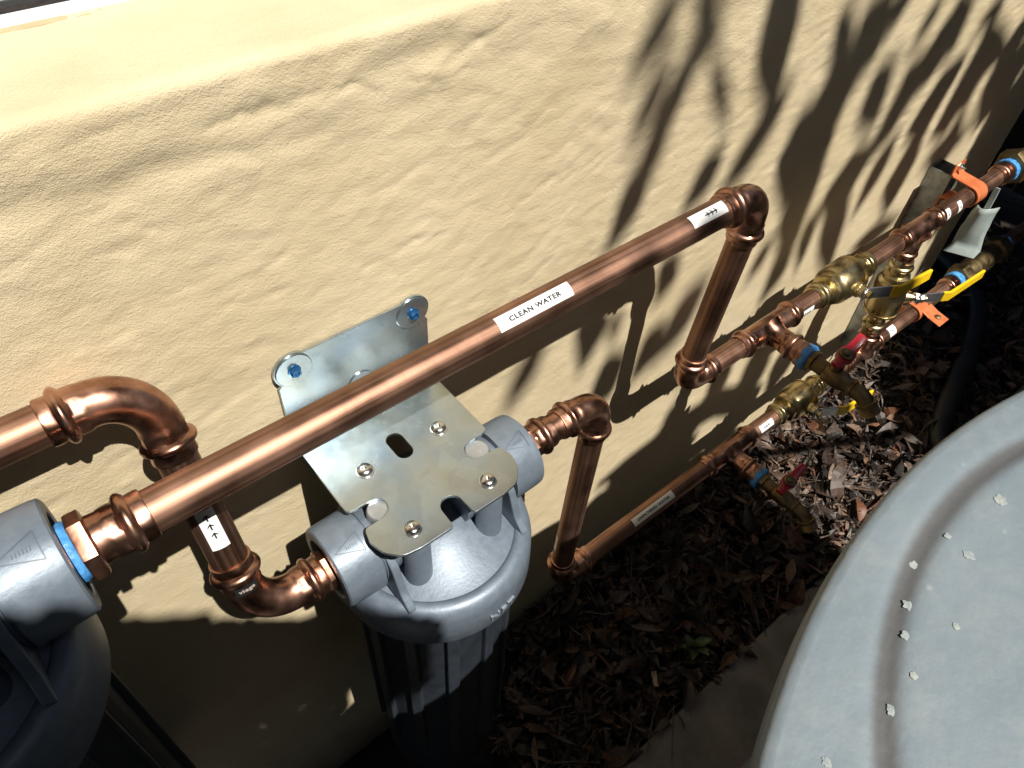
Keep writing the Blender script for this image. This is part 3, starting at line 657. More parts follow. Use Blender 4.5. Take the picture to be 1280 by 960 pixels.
# ------------------------------------------------------------------ water filters
def water_filter(label):
    t = thing('water_filter', label, 'water filter', (CX, 0, PORTZ - .56), 'blue-grey water filter housings')
    c = Vector((CX, 0, PORTZ))
    prof = [(0, -.012), (.018, -.0105), (.030, -.0140), (.042, -.0192), (.052, -.0240), (.064, -.0290), (.0735, -.0325), (.0772, -.0335), (.0780, -.0325), (.0795, -.0312), (.083, -.0306), (.088, -.0328), (.0922, -.0375), (.0942, -.045), (.0946, -.056), (.0950, -.0795), (.0938, -.0815), (.088, -.0818), (.080, -.080), (.02, -.078)]
    seg = 96; V = []; F = []
    for r, z in prof:
        for k in range(seg):
            a = 2 * math.pi * k / seg; V.append(c + Vector((r * math.cos(a), r * math.sin(a), z)))
    for i in range(len(prof) - 1):
        for k in range(seg): F.append((i * seg + k, i * seg + (k + 1) % seg, (i + 1) * seg + (k + 1) % seg, (i + 1) * seg + k))
    head = sharp(obj('filter_head', (V, F), M_head, t), 50)
    # two ports, each a thick ring with a collar and a fin behind it
    for sx in (-1, 1):
        d = EX * sx
        b = lathe('port', c + d * .020, d, [(0, .030), (.030, .0305), (.040, .0310), (.0402, .0345), (.0475, .0345), (.0477, .0330), (.0497, .0330), (.0505, .0385), (.080, .0378), (.0835, .0372), (.0848, .0355), (.0850, .0280), (.084, .0270), (.074, .0262), (.0738, .012)], M_head, t, seg=56, sa=30)
        V = []; fx = .0625
        out = [(-.036, -.030), (-.0345, .012), (-.024, .030), (0, .0365), (.024, .030), (.0345, .012), (.036, -.030)]
        out = [(y, z) for y, z in out]
        P2 = round_poly([(-.066, -.034), (-.050, -.018), (-.040, .010), (-.022, .031), (.022, .031), (.040, .010), (.050, -.018), (.066, -.034)], [.004, .02, .02, .012, .012, .02, .02, .004])
        fv, ff = extrude_outline([P2], .0075, .0012)
        obj('fin', ([c + Vector((sx * (fx + v.z), v.x, v.y)) for v in fv], ff), M_head, t, smooth=False)
        # cast triangle mark
        tri = [(.010, .009), (-.013, .000), (.010, -.009)]; V = []; F = []
        for i in range(3):
            a = Vector(tri[i]); b2 = Vector(tri[(i + 1) % 3]); u = (b2 - a).normalized(); w = Vector((-u.y, u.x)) * .0004
            n0 = len(V)
            for k in range(7):
                q = a.lerp(b2, k / 6); V += [Vector((q.x + w.x, q.y + w.y, 0)), Vector((q.x - w.x, q.y - w.y, 0))]
            F += [(n0 + 2 * k, n0 + 2 * k + 1, n0 + 2 * k + 3, n0 + 2 * k + 2) for k in range(6)]
        for k in range(6):                                        # worn row of tiny cast letters, too small to read
            x = .0055 - k * .0018; n0 = len(V); V += [Vector((x, -.0014, 0)), Vector((x + .0006, -.0014, 0)), Vector((x + .0009, .0016, 0)), Vector((x + .0003, .0016, 0))]; F.append((n0, n0 + 1, n0 + 2, n0 + 3))
        e0 = Vector((0, -.36, 1))
        obj('cast_mark', around(c + d * .087, EX, e0, .0383, ([Vector((v.x * 1.0, v.y, 0)) for v in V], F), .00035), M_headmark, b, smooth=False)
        # flat-topped boss seen through the side notch
        lathe('boss', c + Vector((sx * .0505, -.002, .0)), EZ, [(-.01, .0145), (.0405, .0118), (.0427, .0112), (.0435, .0102)], M_cut, t, seg=32)
    for bx in (-.0385, .0385):
        for byy in (-.036, .036):
            lathe('post', c + Vector((bx, byy, 0)), EZ, [(-.030, .0125), (.039, .0112), (.0404, .0104)], M_head, t, seg=28)
    lathe('bleed_screw', c + Vector((.002, .031, -.02)), EZ, [(0, .011), (.038, .010), (.042, .0095), (.0435, .0085)], M_cut, t, seg=28)
    cr = Vector((CX + .002, .031, PORTZ + .0239))
    obj('cross_slot', join(box(*cr, .011, .0016, .001, Matrix.Rotation(.5, 3, 'Z')), box(cr.x, cr.y, cr.z + .0002, .0016, .011, .001, Matrix.Rotation(.5, 3, 'Z'))), M_dark, t, smooth=False)
    # raised letters on the rim of the cap
    fl = text_flat('NPT', .029, .0075, .004, .0011)
    a0 = R(-83); e0 = Vector((math.cos(a0), math.sin(a0), 0))
    V2 = [Vector((-v.y, v.x, v.z)) for v in fl[0]]
    Vb, Fb = around(c + Vector((0, 0, -.067)), -EZ, e0, .0949, (V2, fl[1]), .0006)
    obj('raised_letters', (Vb, Fb), M_headmark2, head, smooth=False)
    # the bowl
    prof = [(.0700, -.0815), (.0768, -.083), (.0768, -.088), (.0755, -.093), (.0745, -.40), (.0735, -.54), (.066, -.556), (.03, -.562), (0, -.562)]
    V = []; F = []
    for r, z in prof:
        for k in range(seg):
            a = 2 * math.pi * k / seg; V.append(c + Vector((r * math.cos(a), r * math.sin(a), z)))
    for i in range(len(prof) - 1):
        for k in range(seg): F.append((i * seg + k, i * seg + (k + 1) % seg, (i + 1) * seg + (k + 1) % seg, (i + 1) * seg + k))
    bowl = sharp(obj('filter_bowl', (V, F), M_bowl, t), 50)
    for k in range(12):
        a = 2 * math.pi * k / 12 + R(-52); e = Vector((math.cos(a), math.sin(a), 0))
        rm = Matrix.Rotation(a, 3, 'Z')
        bevel(obj('rib', box(*(c + e * .0765 + Vector((0, 0, -.27))), .0085, .0125, .36, rm), M_bowl, bowl, smooth=False), .0014)
    return t
M_headmark = mat('cast_line', (.10, .12, .15), .5, .2)
M_headmark2 = mat('sunlit_cast_letter', (.26, .30, .36), .35, .35)  # lighter than the casting: sunlit letter edges put into the colour
filt = water_filter('blue-grey water filter under the zinc bracket, standing in the middle')
dx = -.3515; dz = -PORTZ
f1 = copy_tree(filt); f1.location = filt.location + Vector((dx, 0, dz)); f1['label'] = 'blue-grey water filter cut off by the left edge, mostly in shade'

BX = -.0285
def bracket(label):
    zs = PORTZ + .0437 + .0015
    t = thing('filter_bracket', label, 'bracket', (BX, WALL, zs), 'zinc-plated filter brackets')
    r_ = [(.0725, .093), (.0725, .009), (.066, .0075), (.052, .0075), (.0440, .0055), (.0405, -.002), (.0440, -.0095), (.052, -.0125), (.0690, -.0125), (.0725, -.0260), (.0690, -.0400), (.0580, -.0520), (.0420, -.0545), (.0105, -.0545), (.0098, -.0390)]
    rr = [0, .005, .002, .004, .006, .010, .006, .004, .005, .014, .014, .014, .012, .004, .003]
    arc = [(.0098 * math.cos(a), -.0375 + .0098 * math.sin(a)) for a in np.linspace(.15, math.pi - .15, 11)]
    L = [(-x, y) for x, y in reversed(r_)]; rl = list(reversed(rr))
    out = round_poly(r_ + arc + L, rr + [0] * len(arc) + rl, 5)
    slot = [(.0078 * math.cos(a), .0485 + .0078 * math.sin(a)) for a in np.linspace(0, math.pi, 12)] + [(.0078 * math.cos(a), .0335 + .0078 * math.sin(a)) for a in np.linspace(math.pi, 2 * math.pi, 12)]
    holes = [[(bx + .0052 * math.cos(a) + .002, byy + .0052 * math.sin(a) - .0015) for a in np.linspace(0, 2 * math.pi, 17)[:-1]] for bx in (-.0385, .0385) for byy in (-.036, .036)]
    v, f = extrude_outline([out, slot] + holes, .003, .0004)
    shelf = ([Vector((BX + a.x, a.y, zs + a.z)) for a in v], f)
    yb = WALL - .0035; ztop = -.0335
    ear = lambda sx: [(sx * .057 + .0175 * math.cos(a), -.0475 + .0175 * math.sin(a)) for a in np.linspace(R(-42), R(128), 16)]
    er = ear(1); el = [(-x, z) for x, z in reversed(er)]
    plate = [(.0725, zs + .010), (.0725, -.0625)] + er + [(.044, ztop), (-.044, ztop)] + el + [(-.0725, -.0625), (-.0725, zs + .010)]
    hole = [(.0085 * math.cos(a), -.099 + .0085 * math.sin(a)) for a in np.linspace(0, 2 * math.pi, 20)[:-1]]
    v, f = extrude_outline([plate, hole], .003, .0004)
    wallp = ([Vector((BX + a.x, yb + a.z, a.y)) for a in v], [tuple(reversed(q)) for q in f])
    # the bend
    V = []; F = []; n = 8; yc, zc = WALL - .010, zs + .010 - .0
    for i in range(n + 1):
        a = i / n * math.pi / 2
        for rad in (.0115 - .0035, .0115 - .0065):
            for sx in (-1, 1): V.append(Vector((BX + sx * .0723, yc + rad * math.sin(a) + .0, zc - .0 - rad * math.cos(a) - .0035)))
    for i in range(n):
        b = i * 4
        F += [(b, b + 1, b + 5, b + 4), (b + 3, b + 2, b + 6, b + 7), (b + 2, b, b + 4, b + 6), (b + 1, b + 3, b + 7, b + 5)]
    o = obj('bracket_plate', join(shelf, wallp, (V, F)), M_zinc, t, smooth=False)
    for bx in (-.0385, .0385):
        for byy in (-.036, .036):
            p = Vector((BX + bx, byy, zs + .0015))
            b = lathe('bolt', p, EZ, [(0, .0077), (.0007, .0077), (.0008, .0070), (.0022, .0068), (.0036, .0056), (.0044, .0036), (.0045, .0022), (.0022, .0020), (.0022, .0004)], M_steel, t, seg=28, sa=70)
    for sx in (-1, 1):
        p = Vector((BX + sx * .057, yb - .0015, -.0475))
        lathe('washer', p, -EY, [(0, .0160), (.0010, .0160), (.0013, .0155), (.0013, .003)], M_zinc, t, seg=36, sa=12)
        b = lathe('wall_screw', p - EY * .0012, -EY, [(0, .0056), (.0008, .0056), (.001, .0042), (.0042, .0042), (.0048, .0036), (.0048, .0024), (.0036, .0022)], M_blue, t, seg=24, hexes=[0, 0, 1, 1, 1, 0, 0])
    lathe('washer', Vector((BX, yb - .0015, -.099)), -EY, [(0, .0125), (.0012, .0125), (.0013, .003)], M_zinc, t, seg=36, sa=12)
    return t
br = bracket('bent zinc-plated bracket screwed to the wall above the middle filter')
b1 = copy_tree(br); b1.location = br.location + Vector((dx, 0, dz)); b1['label'] = 'zinc-plated bracket at the left edge, only its rounded front corner showing'

# ------------------------------------------------------------------ strut, clamps, plastic sleeve
st = thing('strut_channel', 'upright galvanised strut channel on the wall behind the far pipes', 'strut', (1.122, WALL, -.7))
so = [(-.0205, 0), (.0205, 0), (.0205, -.041), (.0125, -.041), (.0125, -.0375), (.0178, -.0375), (.0178, -.0027), (-.0178, -.0027), (-.0178, -.0375), (-.0125, -.0375), (-.0125, -.041), (-.0205, -.041)]
v, f = extrude_outline([so], .43, .0003)
obj('channel', ([Vector((1.122 + a.x, WALL - .001 + a.y, -.500 + a.z)) for a in v], f), M_galv, st, smooth=False)
def clamp(p, label):
    p = Vector(p); t = thing('pipe_clamp', label, 'clamp', tuple(p), 'orange pipe clamps')
    w = .034; V = []; F = []; path = []
    r = PR + .0022; yb = WALL - .045 - p.y                        # back face on the strut
    ye = WALL - .0435 - p.y
    path = [(ye, r + .024), (ye - .001, r + .006), (ye - .006, r + .002), (.010, r + .0005)] + [(r * math.cos(a), r * math.sin(a)) for a in np.linspace(R(85), R(275), 16)] + [(.010, -r - .0005), (ye - .006, -r - .002), (ye - .001, -r - .006), (ye, -r - .024)]
    n = len(path)
    for y, z in path:
        for sx in (-1, 1): V.append(p + Vector((sx * w / 2, y, z)))
    F = [(2 * i, 2 * i + 1, 2 * i + 3, 2 * i + 2) for i in range(n - 1)]
    o = obj('strap', (V, F), M_orange, t)
    bm = bmesh.new(); bm.from_mesh(o.data); bmesh.ops.solidify(bm, geom=bm.faces[:], thickness=.0022); bm.to_mesh(o.data); bm.free(); sharp(o, 40)
    for s in (1, -1):
        q = p + Vector((0, ye - .002, s * (r + .016)))
        lathe('bolt', q, -EY, [(-.002, .0032), (-.001, .0032), (-.0008, .0068), (.0042, .0068), (.0046, .006), (.005, .003), (.011, .0028)], M_steel, t, seg=24, hexes=[0, 0, 1, 1, 1, 0, 0])
    return t
clamp(cl(1.100), 'orange pipe clamp holding the upper pipe to the strut')
# lower clamp: its tab faces the viewer
cp = clamp(un(1.140), 'orange pipe clamp holding the lower pipe in deep shade')
tb = strip('tab', [un(1.150) + Vector((0, -.012, .012)), un(1.150) + Vector((0, -.030, .006)), un(1.150) + Vector((0, -.056, .002))], .036, .0026, EZ, M_orange, cp, bev=.001)
lathe('tab_screw', un(1.150) + Vector((0, -.040, .006)), EZ, [(0, .0062), (.002, .006), (.0032, .004), (.0036, .002)], M_dbrass, cp, seg=20)

sl_ = thing('plastic_sleeve', 'pale translucent plastic sleeve hanging under the far end of the upper pipe', 'plastic sleeve', (1.185, 0, -.33))
V = []; n = 8; mm = 6
for i in range(n + 1):
    for j in range(mm + 1):
        u = i / n; w = j / mm
        y = .020 - (.030 + .020 * u) * w + .006 * math.sin(3 * u); z = -.352 - .098 * u + .006 * w; x = 1.185 - .018 * math.sin(w * math.pi) * (1 - u) - .012 * u + .014 * w
        if i == n: z += .006; x -= .020; y += .004
        V.append((x, y + .002 * noise.noise((u * 4, w * 4, 0)), z))
F = [(i * (mm + 1) + j, i * (mm + 1) + j + 1, (i + 1) * (mm + 1) + j + 1, (i + 1) * (mm + 1) + j) for i in range(n) for j in range(mm)]
ps = obj('sleeve_sheet', (V, F), M_tag, sl_)
bm = bmesh.new(); bm.from_mesh(ps.data); bmesh.ops.solidify(bm, geom=bm.faces[:], thickness=.0012); bm.to_mesh(ps.data); bm.free()
strip('tie', [Vector((1.19, .008, -.312)), Vector((1.188, .006, -.33)), Vector((1.184, .004, -.356))], .010, .003, EX, M_tag, sl_)

# ------------------------------------------------------------------ water tank
TC = Vector((.2, -.868, 0)); TR = .598
def revolve(prof, seg=128, cx=TC.x, cy=TC.y):
    V = []; F = []
    for r, z in prof:
        for k in range(seg):
            a = 2 * math.pi * k / seg; V.append((cx + r * math.cos(a), cy + r * math.sin(a), z))
    for i in range(len(prof) - 1):
        for k in range(seg): F.append((i * seg + k, (i + 1) * seg + k, (i + 1) * seg + (k + 1) % seg, i * seg + (k + 1) % seg))
    return V, F
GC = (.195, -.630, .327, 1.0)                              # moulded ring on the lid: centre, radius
def water_tank(label):
    t = thing('water_tank', label, 'water tank', (TC.x, TC.y, GROUND + .04), 'grey plastic water tanks')
    crown = lambda r: .0125 - .0115 * (r / .58) ** 1.6
    full = [(r, crown(r)) for r in np.concatenate([[0], np.linspace(.10, .24, 5), np.linspace(.25, .578, 92)])] + [(TR - .0075, .0008), (TR - .0070, .0007), (TR - .0034, -.0004), (TR - .0011, -.0028), (TR, -.0065), (TR, -.020), (TR - .0015, -.024), (TR - .005, -.026)]
    vf = revolve(full, 320); V = []; ring_dark = []
    for (x, y, z) in vf[0]:
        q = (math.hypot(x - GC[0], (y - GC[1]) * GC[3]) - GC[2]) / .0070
        V.append((x, y, z - .0032 * math.exp(-q * q))); ring_dark.append(max(0, 1 - abs(q) / 1.5))  # lid colour darkens along the recessed ring
    lid = obj('lid', (V, vf[1]), [M_tank], t, attrs={'ring_dark': ('FLOAT', ring_dark)})
    wall = [(TR - .005, -.026), (TR - .016, -.030), (TR - .024, -.05), (TR - .034, -.12), (TR - .044, -.30), (TR - .046, -.55), (TR - .046, GROUND + .06), (TR - .058, GROUND + .04), (0, GROUND + .0395)]
    obj('tank_side', revolve(wall), M_tank, t)
    LIDP[:] = full
    return t, lid
LIDP = []
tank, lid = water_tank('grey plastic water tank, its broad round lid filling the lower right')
shade_tank, lid2 = water_tank('second grey water tank added out of frame on the right to cast shade')  # unseen tank added to shade the ground at the far end
for k in kids(shade_tank): pass
shade_tank.location = shade_tank.location + Vector((1.52, -.05, 0))
# droppings and lichen on the lid, seen from the camera
def spot(x, y, r):
    rr = math.hypot(x - TC.x, y - TC.y)
    z = np.interp(rr, [p[0] for p in LIDP], [p[1] for p in LIDP]) + .00015 - .0032 * math.exp(-((math.hypot(x - GC[0], y - GC[1]) - GC[2]) / .0070) ** 2)
    n = 22; V = [(x, y, z + .0006)]
    for k in range(n):
        a = 2 * math.pi * k / n; q = r * (1 + .55 * noise.noise((x * 90 + math.cos(a) * 1.5, y * 90 + math.sin(a) * 1.5, 2)))
        V.append((x + q * math.cos(a), y + q * math.sin(a), z + .0002))
    obj('dropping', (V, [(0, 1 + k, 1 + (k + 1) % n) for k in range(n)]), M_spot, lid)
SPOTS = [(.0915, -.325, .0045), (.073, -.334, .0036), (.1195, -.312, .0040), (.150, -.330, .0046), (.206, -.322, .0058), (.030, -.352, .0042), (.055, -.349, .0030), (.1535, -.3145, .003), (.1, -.349, .0032), (.17, -.37, .003), (.24, -.34, .005), (.27, -.36, .004), (.02, -.39, .003), (-.02, -.345, .0035), (.12, -.40, .003), (.22, -.39, .0045)]
for s in SPOTS: spot(s[0], s[1], s[2] * .72)

# ------------------------------------------------------------------ leaf litter
def leaf_geo(V, F, tint, base, axis, side, nrm, L, W, curl, t, seg=4, fold=.2):
    n0 = len(V)
    for i in range(seg + 1):
        u = i / seg; w = W * (math.sin(math.pi * min(1, u * .94 + .03)) ** .8) * (1.15 - .45 * u)
        c = base + axis * (L * u) + nrm * (curl * L * math.sin(math.pi * u))
        for s in (-1, 0, 1): V.append(c + side * (s * w / 2) + nrm * (abs(s) * fold * w)); tint.append(t)
    for i in range(seg):
        for k in range(2):
            a = n0 + i * 3 + k; F.append((a, a + 1, a + 4, a + 3))
rnd = random.Random(3)
def rand_leaf(V, F, T, x, y, z, L, W, t, tilt=.5):
    yaw = rnd.uniform(0, 2 * math.pi); m3 = Matrix.Rotation(yaw, 3, 'Z') @ Matrix.Rotation(rnd.gauss(0, tilt), 3, 'Y') @ Matrix.Rotation(rnd.gauss(0, tilt), 3, 'X')
    leaf_geo(V, F, T, Vector((x, y, z)), m3 @ EX, m3 @ EY, m3 @ EZ, L, W, rnd.uniform(-.18, .25), t, fold=rnd.uniform(-.1, .5))
V = []; F = []; T = []
def pile(x, y): return GROUND + .010 + .022 * max(0, .6 + noise.noise((x * 4, y * 5, 9))) + .03 * math.exp(-((y - .09) / .05) ** 2)
for i in range(13000):
    x = rnd.uniform(.05, 2.0) if i % 4 else rnd.uniform(.72, 1.35); y = rnd.uniform(-.195, .098)
    L = rnd.choice((.008, .010, .014, .018, .024, .034, .050)) * rnd.uniform(.7, 1.3); W = L * rnd.choice((.10, .2, .3, .42, .55))
    rand_leaf(V, F, T, x, y, pile(x, y) + rnd.uniform(-.012, .014), L, W, rnd.random() ** 1.2)
for i in range(900):                                        # behind the corner and on the slab edge
    x = rnd.uniform(1.3, 2.3); y = rnd.uniform(-.5, .9)
    L = rnd.uniform(.02, .05); rand_leaf(V, F, T, x, y, GROUND + rnd.uniform(0, .02), L, L * .4, rnd.random())
lit = obj('leaf_litter', (V, F), M_litter, smooth=False, attrs={'tint': ('FLOAT', T)})
tag(lit, 'brown dry leaves, bark shreds and twigs covering the ground along the wall', 'leaf litter', kind='stuff')
# twigs
V = []; F = []
for i in range(420):
    x = rnd.uniform(.1, 1.7); y = rnd.uniform(-.19, .09); L = rnd.uniform(.03, .11); a = rnd.uniform(0, 6.28); z = pile(x, y) + rnd.uniform(.0, .016)
    d = Vector((math.cos(a), math.sin(a), rnd.gauss(0, .18))); r = rnd.uniform(.0006, .0018)
    p = Vector((x, y, z)); pts = [p, p + d * L * .5 + Vector((rnd.gauss(0, .004), rnd.gauss(0, .004), 0)), p + d * L]
    (v, f), _ = sweep(pts, [r, r * .9, r * .6], seg=5); n0 = len(V); V += v; F += [tuple(j + n0 for j in q) for q in f]
tag(obj('twigs', (V, F), mat('grey_twig', (.06, .045, .037), .8, 0, col2=(.15, .12, .10), scale=40)), 'thin grey twigs scattered over the dry leaves', 'twigs', kind='stuff')
# the large leaves one can pick out
big = [(.93, -.065, .055, .3, .83, 'pale tan dry leaf lying flat in the middle of the sunlit litter patch'),
       (.86, -.02, .045, 1.9, .5, 'brown dry leaf in the sunlit litter just below the lower yellow lever'),
       (1.02, -.05, .045, 2.6, .66, 'greyish dry leaf at the right side of the sunlit litter patch'),
       (.90, -.165, .05, .8, 1.0, 'rusty orange curled leaf beside the spout of the lower tap'),
       (1.10, .02, .042, 1.2, .6, 'dry leaf at the far end of the sunlit litter, under the upper tap spout'),
       (.88, .055, .045, 2.2, .75, 'pale dry leaf against the foot of the wall beside the lower tee'),
       (.58, -.08, .055, 2.4, .3, 'large dark leaf in the shade between the lower pipe and the slab'),
       (.45, -.05, .05, 1.0, .25, 'dark leaf in the shade below the UNFILTERED WATER label'),
       (.66, -.16, .05, .5, .95, 'orange-brown leaf in the shade at the edge of the slab near the tank')]
for i, (x, y, L, a, t, lab) in enumerate(big):
    V = []; F = []; T = []
    m3 = Matrix.Rotation(a, 3, 'Z') @ Matrix.Rotation(rnd.gauss(0, .2), 3, 'Y') @ Matrix.Rotation(rnd.gauss(0, .25), 3, 'X')
    leaf_geo(V, F, T, Vector((x, y, pile(x, y) + .018)), m3 @ EX, m3 @ EY, m3 @ EZ, L, L * rnd.uniform(.40, .5), rnd.uniform(.05, .2), t, seg=8, fold=.18)
    tag(obj('fallen_leaf', (V, F), M_litter, attrs={'tint': ('FLOAT', T)}), lab, 'leaf', 'large fallen leaves on the litter')
# small pale chip and a green seedling in the shade
tag(bevel(obj('wood_chip', box(.330, -.128, GROUND + .035, .030, .009, .005, Matrix.Rotation(.9, 3, 'Z') @ Matrix.Rotation(.2, 3, 'Y')), mat('pale_wood', (.42, .33, .24), .7, 0, col2=(.52, .42, .32), scale=50), smooth=False), .001), 'small pale wood chip lying in the shade near the slab', 'wood chip')
wd = thing('weed_seedling', 'small green seedling growing in the shaded leaf litter', 'weed', (.416, -.137, GROUND + .01))
for k in range(6):
    V = []; F = []; T = []; a = k * 1.1 + .3; d = Vector((math.cos(a), math.sin(a), .35 + .1 * (k % 3))).normalized(); s = d.cross(EZ).normalized()
    leaf_geo(V, F, T, Vector((.416, -.137, GROUND + .04 + .006 * k)), d, s, s.cross(d), .030, .017, .1, .8, seg=5)
    obj('leaf', (V, F), M_leaf, wd, attrs={'tint': ('FLOAT', T)})
tube('stem', [(.416, -.137, GROUND + .0), (.417, -.136, GROUND + .04), (.416, -.137, GROUND + .078)], [.0014, .0012, .0007], M_leaf, wd, seg=6)
# black poly pipe in the dark corner
pts = [Vector(q) for q in ((1.95, .30, -.93), (1.75, .05, -.88), (1.55, -.05, -.875), (1.42, -.085, -.87), (1.30, -.12, -.885), (1.22, -.16, -.90), (1.17, -.26, -.905), (1.2, -.5, -.905))]
fine = []
for i in range(len(pts) - 1):
    for k in range(6):
        t = k / 6; p0 = pts[max(i - 1, 0)]; p1 = pts[i]; p2 = pts[i + 1]; p3 = pts[min(i + 2, len(pts) - 1)]
        fine.append(.5 * ((2 * p1) + (p2 - p0) * t + (2 * p0 - 5 * p1 + 4 * p2 - p3) * t * t + (3 * p1 - p0 - 3 * p2 + p3) * t ** 3))
vf, _s = sweep(fine, [.021 + .0012 * (i % 2) for i in range(len(fine))], seg=20)
tag(obj('poly_pipe', vf, M_black), 'fat black poly pipe snaking through the dark corner beside the tank', 'poly pipe')

# ------------------------------------------------------------------ fences
def fence(name, label, A, B, top, n, m):
    A = Vector(A); B = Vector(B); d = (B - A) / n; t = thing(name, label, 'fence', tuple(A), 'dark timber paling fences')
    a = math.atan2(d.y, d.x); rm = Matrix.Rotation(a, 3, 'Z'); me = None
    for i in range(n):
        p = A + d * (i + .5)
        if me is None:
            o = obj('paling', box(p.x, p.y, (GROUND + top) / 2, d.length - .006, .016, top - GROUND, rm), m, t, smooth=False); me = o.data; p0 = p
        else:
            o = bpy.data.objects.new('paling', me); o.parent = t; C.objects.link(o); o.location = p - p0 + Vector((0, 0, rnd.uniform(-.012, .012)))
    for z in (GROUND + .3, top - .3):
        c = (A + B) / 2; nn = rm @ EY * .03
        obj('rail', box(c.x + nn.x, c.y + nn.y, z, (B - A).length, .04, .07, rm), m, t, smooth=False)
    return t
fence('side_fence', 'dark timber fence crossing beyond the house corner', (2.45, 2.2, GROUND), (2.45, -2.3, GROUND), .9, 44, M_fence)
fence('sky_block_fence', 'unseen dark timber fence added behind the viewer to cut sky light', (-3.2, -2.35, GROUND), (2.44, -2.35, GROUND), .9, 54, M_fence)  # added out of view to darken the shade and the reflections

# ------------------------------------------------------------------ tree and added shrub whose leaves shade the wall
LS = [(.312,.152,.275,.104,.02),(.348,.151,.379,.105,.023),(.375,.112,.344,.081,.019),(.348,.083,.312,-.008,.021),(.317,.091,.29,.034,.02),(.395,.065,.433,.01,.014),(.47,.13,.508,.021,.043),(.531,-.005,.491,-.072,.027),(.626,-.042,.611,-.115,.061),(.331,.026,.31,-.03,.025),(.312,-.027,.284,-.087,.028),(.512,-.041,.472,-.089,.026),(.437,-.047,.404,-.089,.025),(.626,-.071,.629,-.156,.078),(.668,-.16,.68,-.263,.055),(.628,-.249,.607,-.29,.023),(.696,-.292,.676,-.359,.038),(.612,.066,.652,-.005,.025),(.698,.068,.679,-.01,.064),(.678,-.004,.663,-.044,.047),(.661,-.034,.635,-.098,.062),(.736,.072,.739,.039,.05),(.759,-.041,.797,-.101,.041),(.845,.04,.819,-.006,.021),(.94,.015,.915,-.033,.059),(.919,-.027,.873,-.064,.044),(.874,-.05,.867,-.115,.061),(.862,-.103,.842,-.168,.044),(.972,-.107,.994,-.174,.071),(1.055,-.004,1.014,-.025,.022),(1.106,-.071,1.097,-.128,.101),(1.093,-.112,1.072,-.176,.079),(1.072,-.164,1.049,-.2,.054),(1.19,-.075,1.205,-.141,.061),(1.212,-.131,1.222,-.221,.076),(1.152,-.263,1.111,-.283,.058),(.789,-.176,.8,-.253,.073),(.79,-.236,.855,-.373,.042),(.65,-.071,.639,-.144,.078),(.669,-.155,.693,-.228,.048),(.69,-.214,.672,-.269,.053),(.897,-.187,.879,-.271,.035),(1.008,-.251,.966,-.272,.069),(1.174,-.257,1.091,-.263,.031),(1.048,-.386,.961,-.391,.032),(.736,-.258,.749,-.331,.027),(.192,-.196,.155,-.257,.024),(.28,-.194,.271,-.259,.044),(.341,-.315,.306,-.354,.04),(.405,-.172,.394,-.218,.036),(.409,-.297,.385,-.35,.028),(.48,-.265,.431,-.336,.039),(.321,-.211,.318,-.25,.018),(.415,-.302,.394,-.355,.029),(.531,-.525,.501,-.594,.046),(.635,-.507,.628,-.612,.058),(.766,-.544,.729,-.643,.091),(.865,-.595,.852,-.701,.079),(.531,-.399,.516,-.452,.029)]
def sunpos(x, z, s): return Vector((x, WALL, z)) - SUN * s
tree = thing('overhanging_tree', 'tree overhanging the path with lance-shaped leaves that shade the wall', 'tree', (2.3, -1.75, GROUND))
V = []; F = []; T = []; bases = []
rl = random.Random(11)
Ls = SUN.normalized()
def shade_leaf(x0, z0, x1, z1, W, s0, s1, seg=8, bulge=1.0, pw=.75):
    a = sunpos(x0, z0, s0); b = sunpos(x1, z1, s1); ax = b - a; L = ax.length; ax.normalize()
    side = ax.cross(Ls).normalized(); nrm = side.cross(ax)
    n0 = len(V)
    for i in range(seg + 1):
        u = i / seg; w = W * max(.03, math.sin(math.pi * u) ** pw) * bulge
        c = a + ax * (L * u) + nrm * (.04 * L * math.sin(math.pi * u))
        for sd in (-1, 0, 1): V.append(c + side * (sd * w / 2) + nrm * (abs(sd) * .1 * w)); T.append(.5)
    for i in range(seg):
        for k in range(2):
            q = n0 + i * 3 + k; F.append((q, q + 1, q + 4, q + 3))
    return a
for (x0, z0, x1, z1, W) in LS:
    W *= .78 if z0 < -.38 else 1.0; s = rl.uniform(1.2, 1.8); dx_, dz_ = x1 - x0, z1 - z0
    a = shade_leaf(x0 - .45 * dx_, z0 - .45 * dz_, x1 + .45 * dx_, z1 + .45 * dz_, W * 1.4, s, s + rl.uniform(-.05, .05), pw=1.15); bases.append((a, x0, z0))
tr = len(F)
def edge_right(w):                                          # left limit of the dense shade
    return float(np.interp(w, [-1.9, -1.6, -1.35, -1.06, -.8, -.55, -.45, -.2, 0, .3, 1.3], [1.02, 1.04, 1.10, 1.34, 1.42, 1.33, 1.31, 1.22, 1.24, 1.30, 1.4]))
for i in range(3600):
    w = rl.uniform(-1.8, 1.3); e = edge_right(w); x = e + .03 + (2.75 - e) * rl.random() ** 1.15
    L = rl.uniform(.10, .17); a = rl.gauss(0, .5); s = rl.uniform(1.0, 1.6)
    if rl.random() < .5: L *= .9
    x1 = max(x + L * math.sin(a), e + .01)
    shade_leaf(x, w + L * .5, x1, w - L * math.cos(a) * .5, rl.uniform(.03, .055), s, s + rl.uniform(-.08, .08), seg=4)
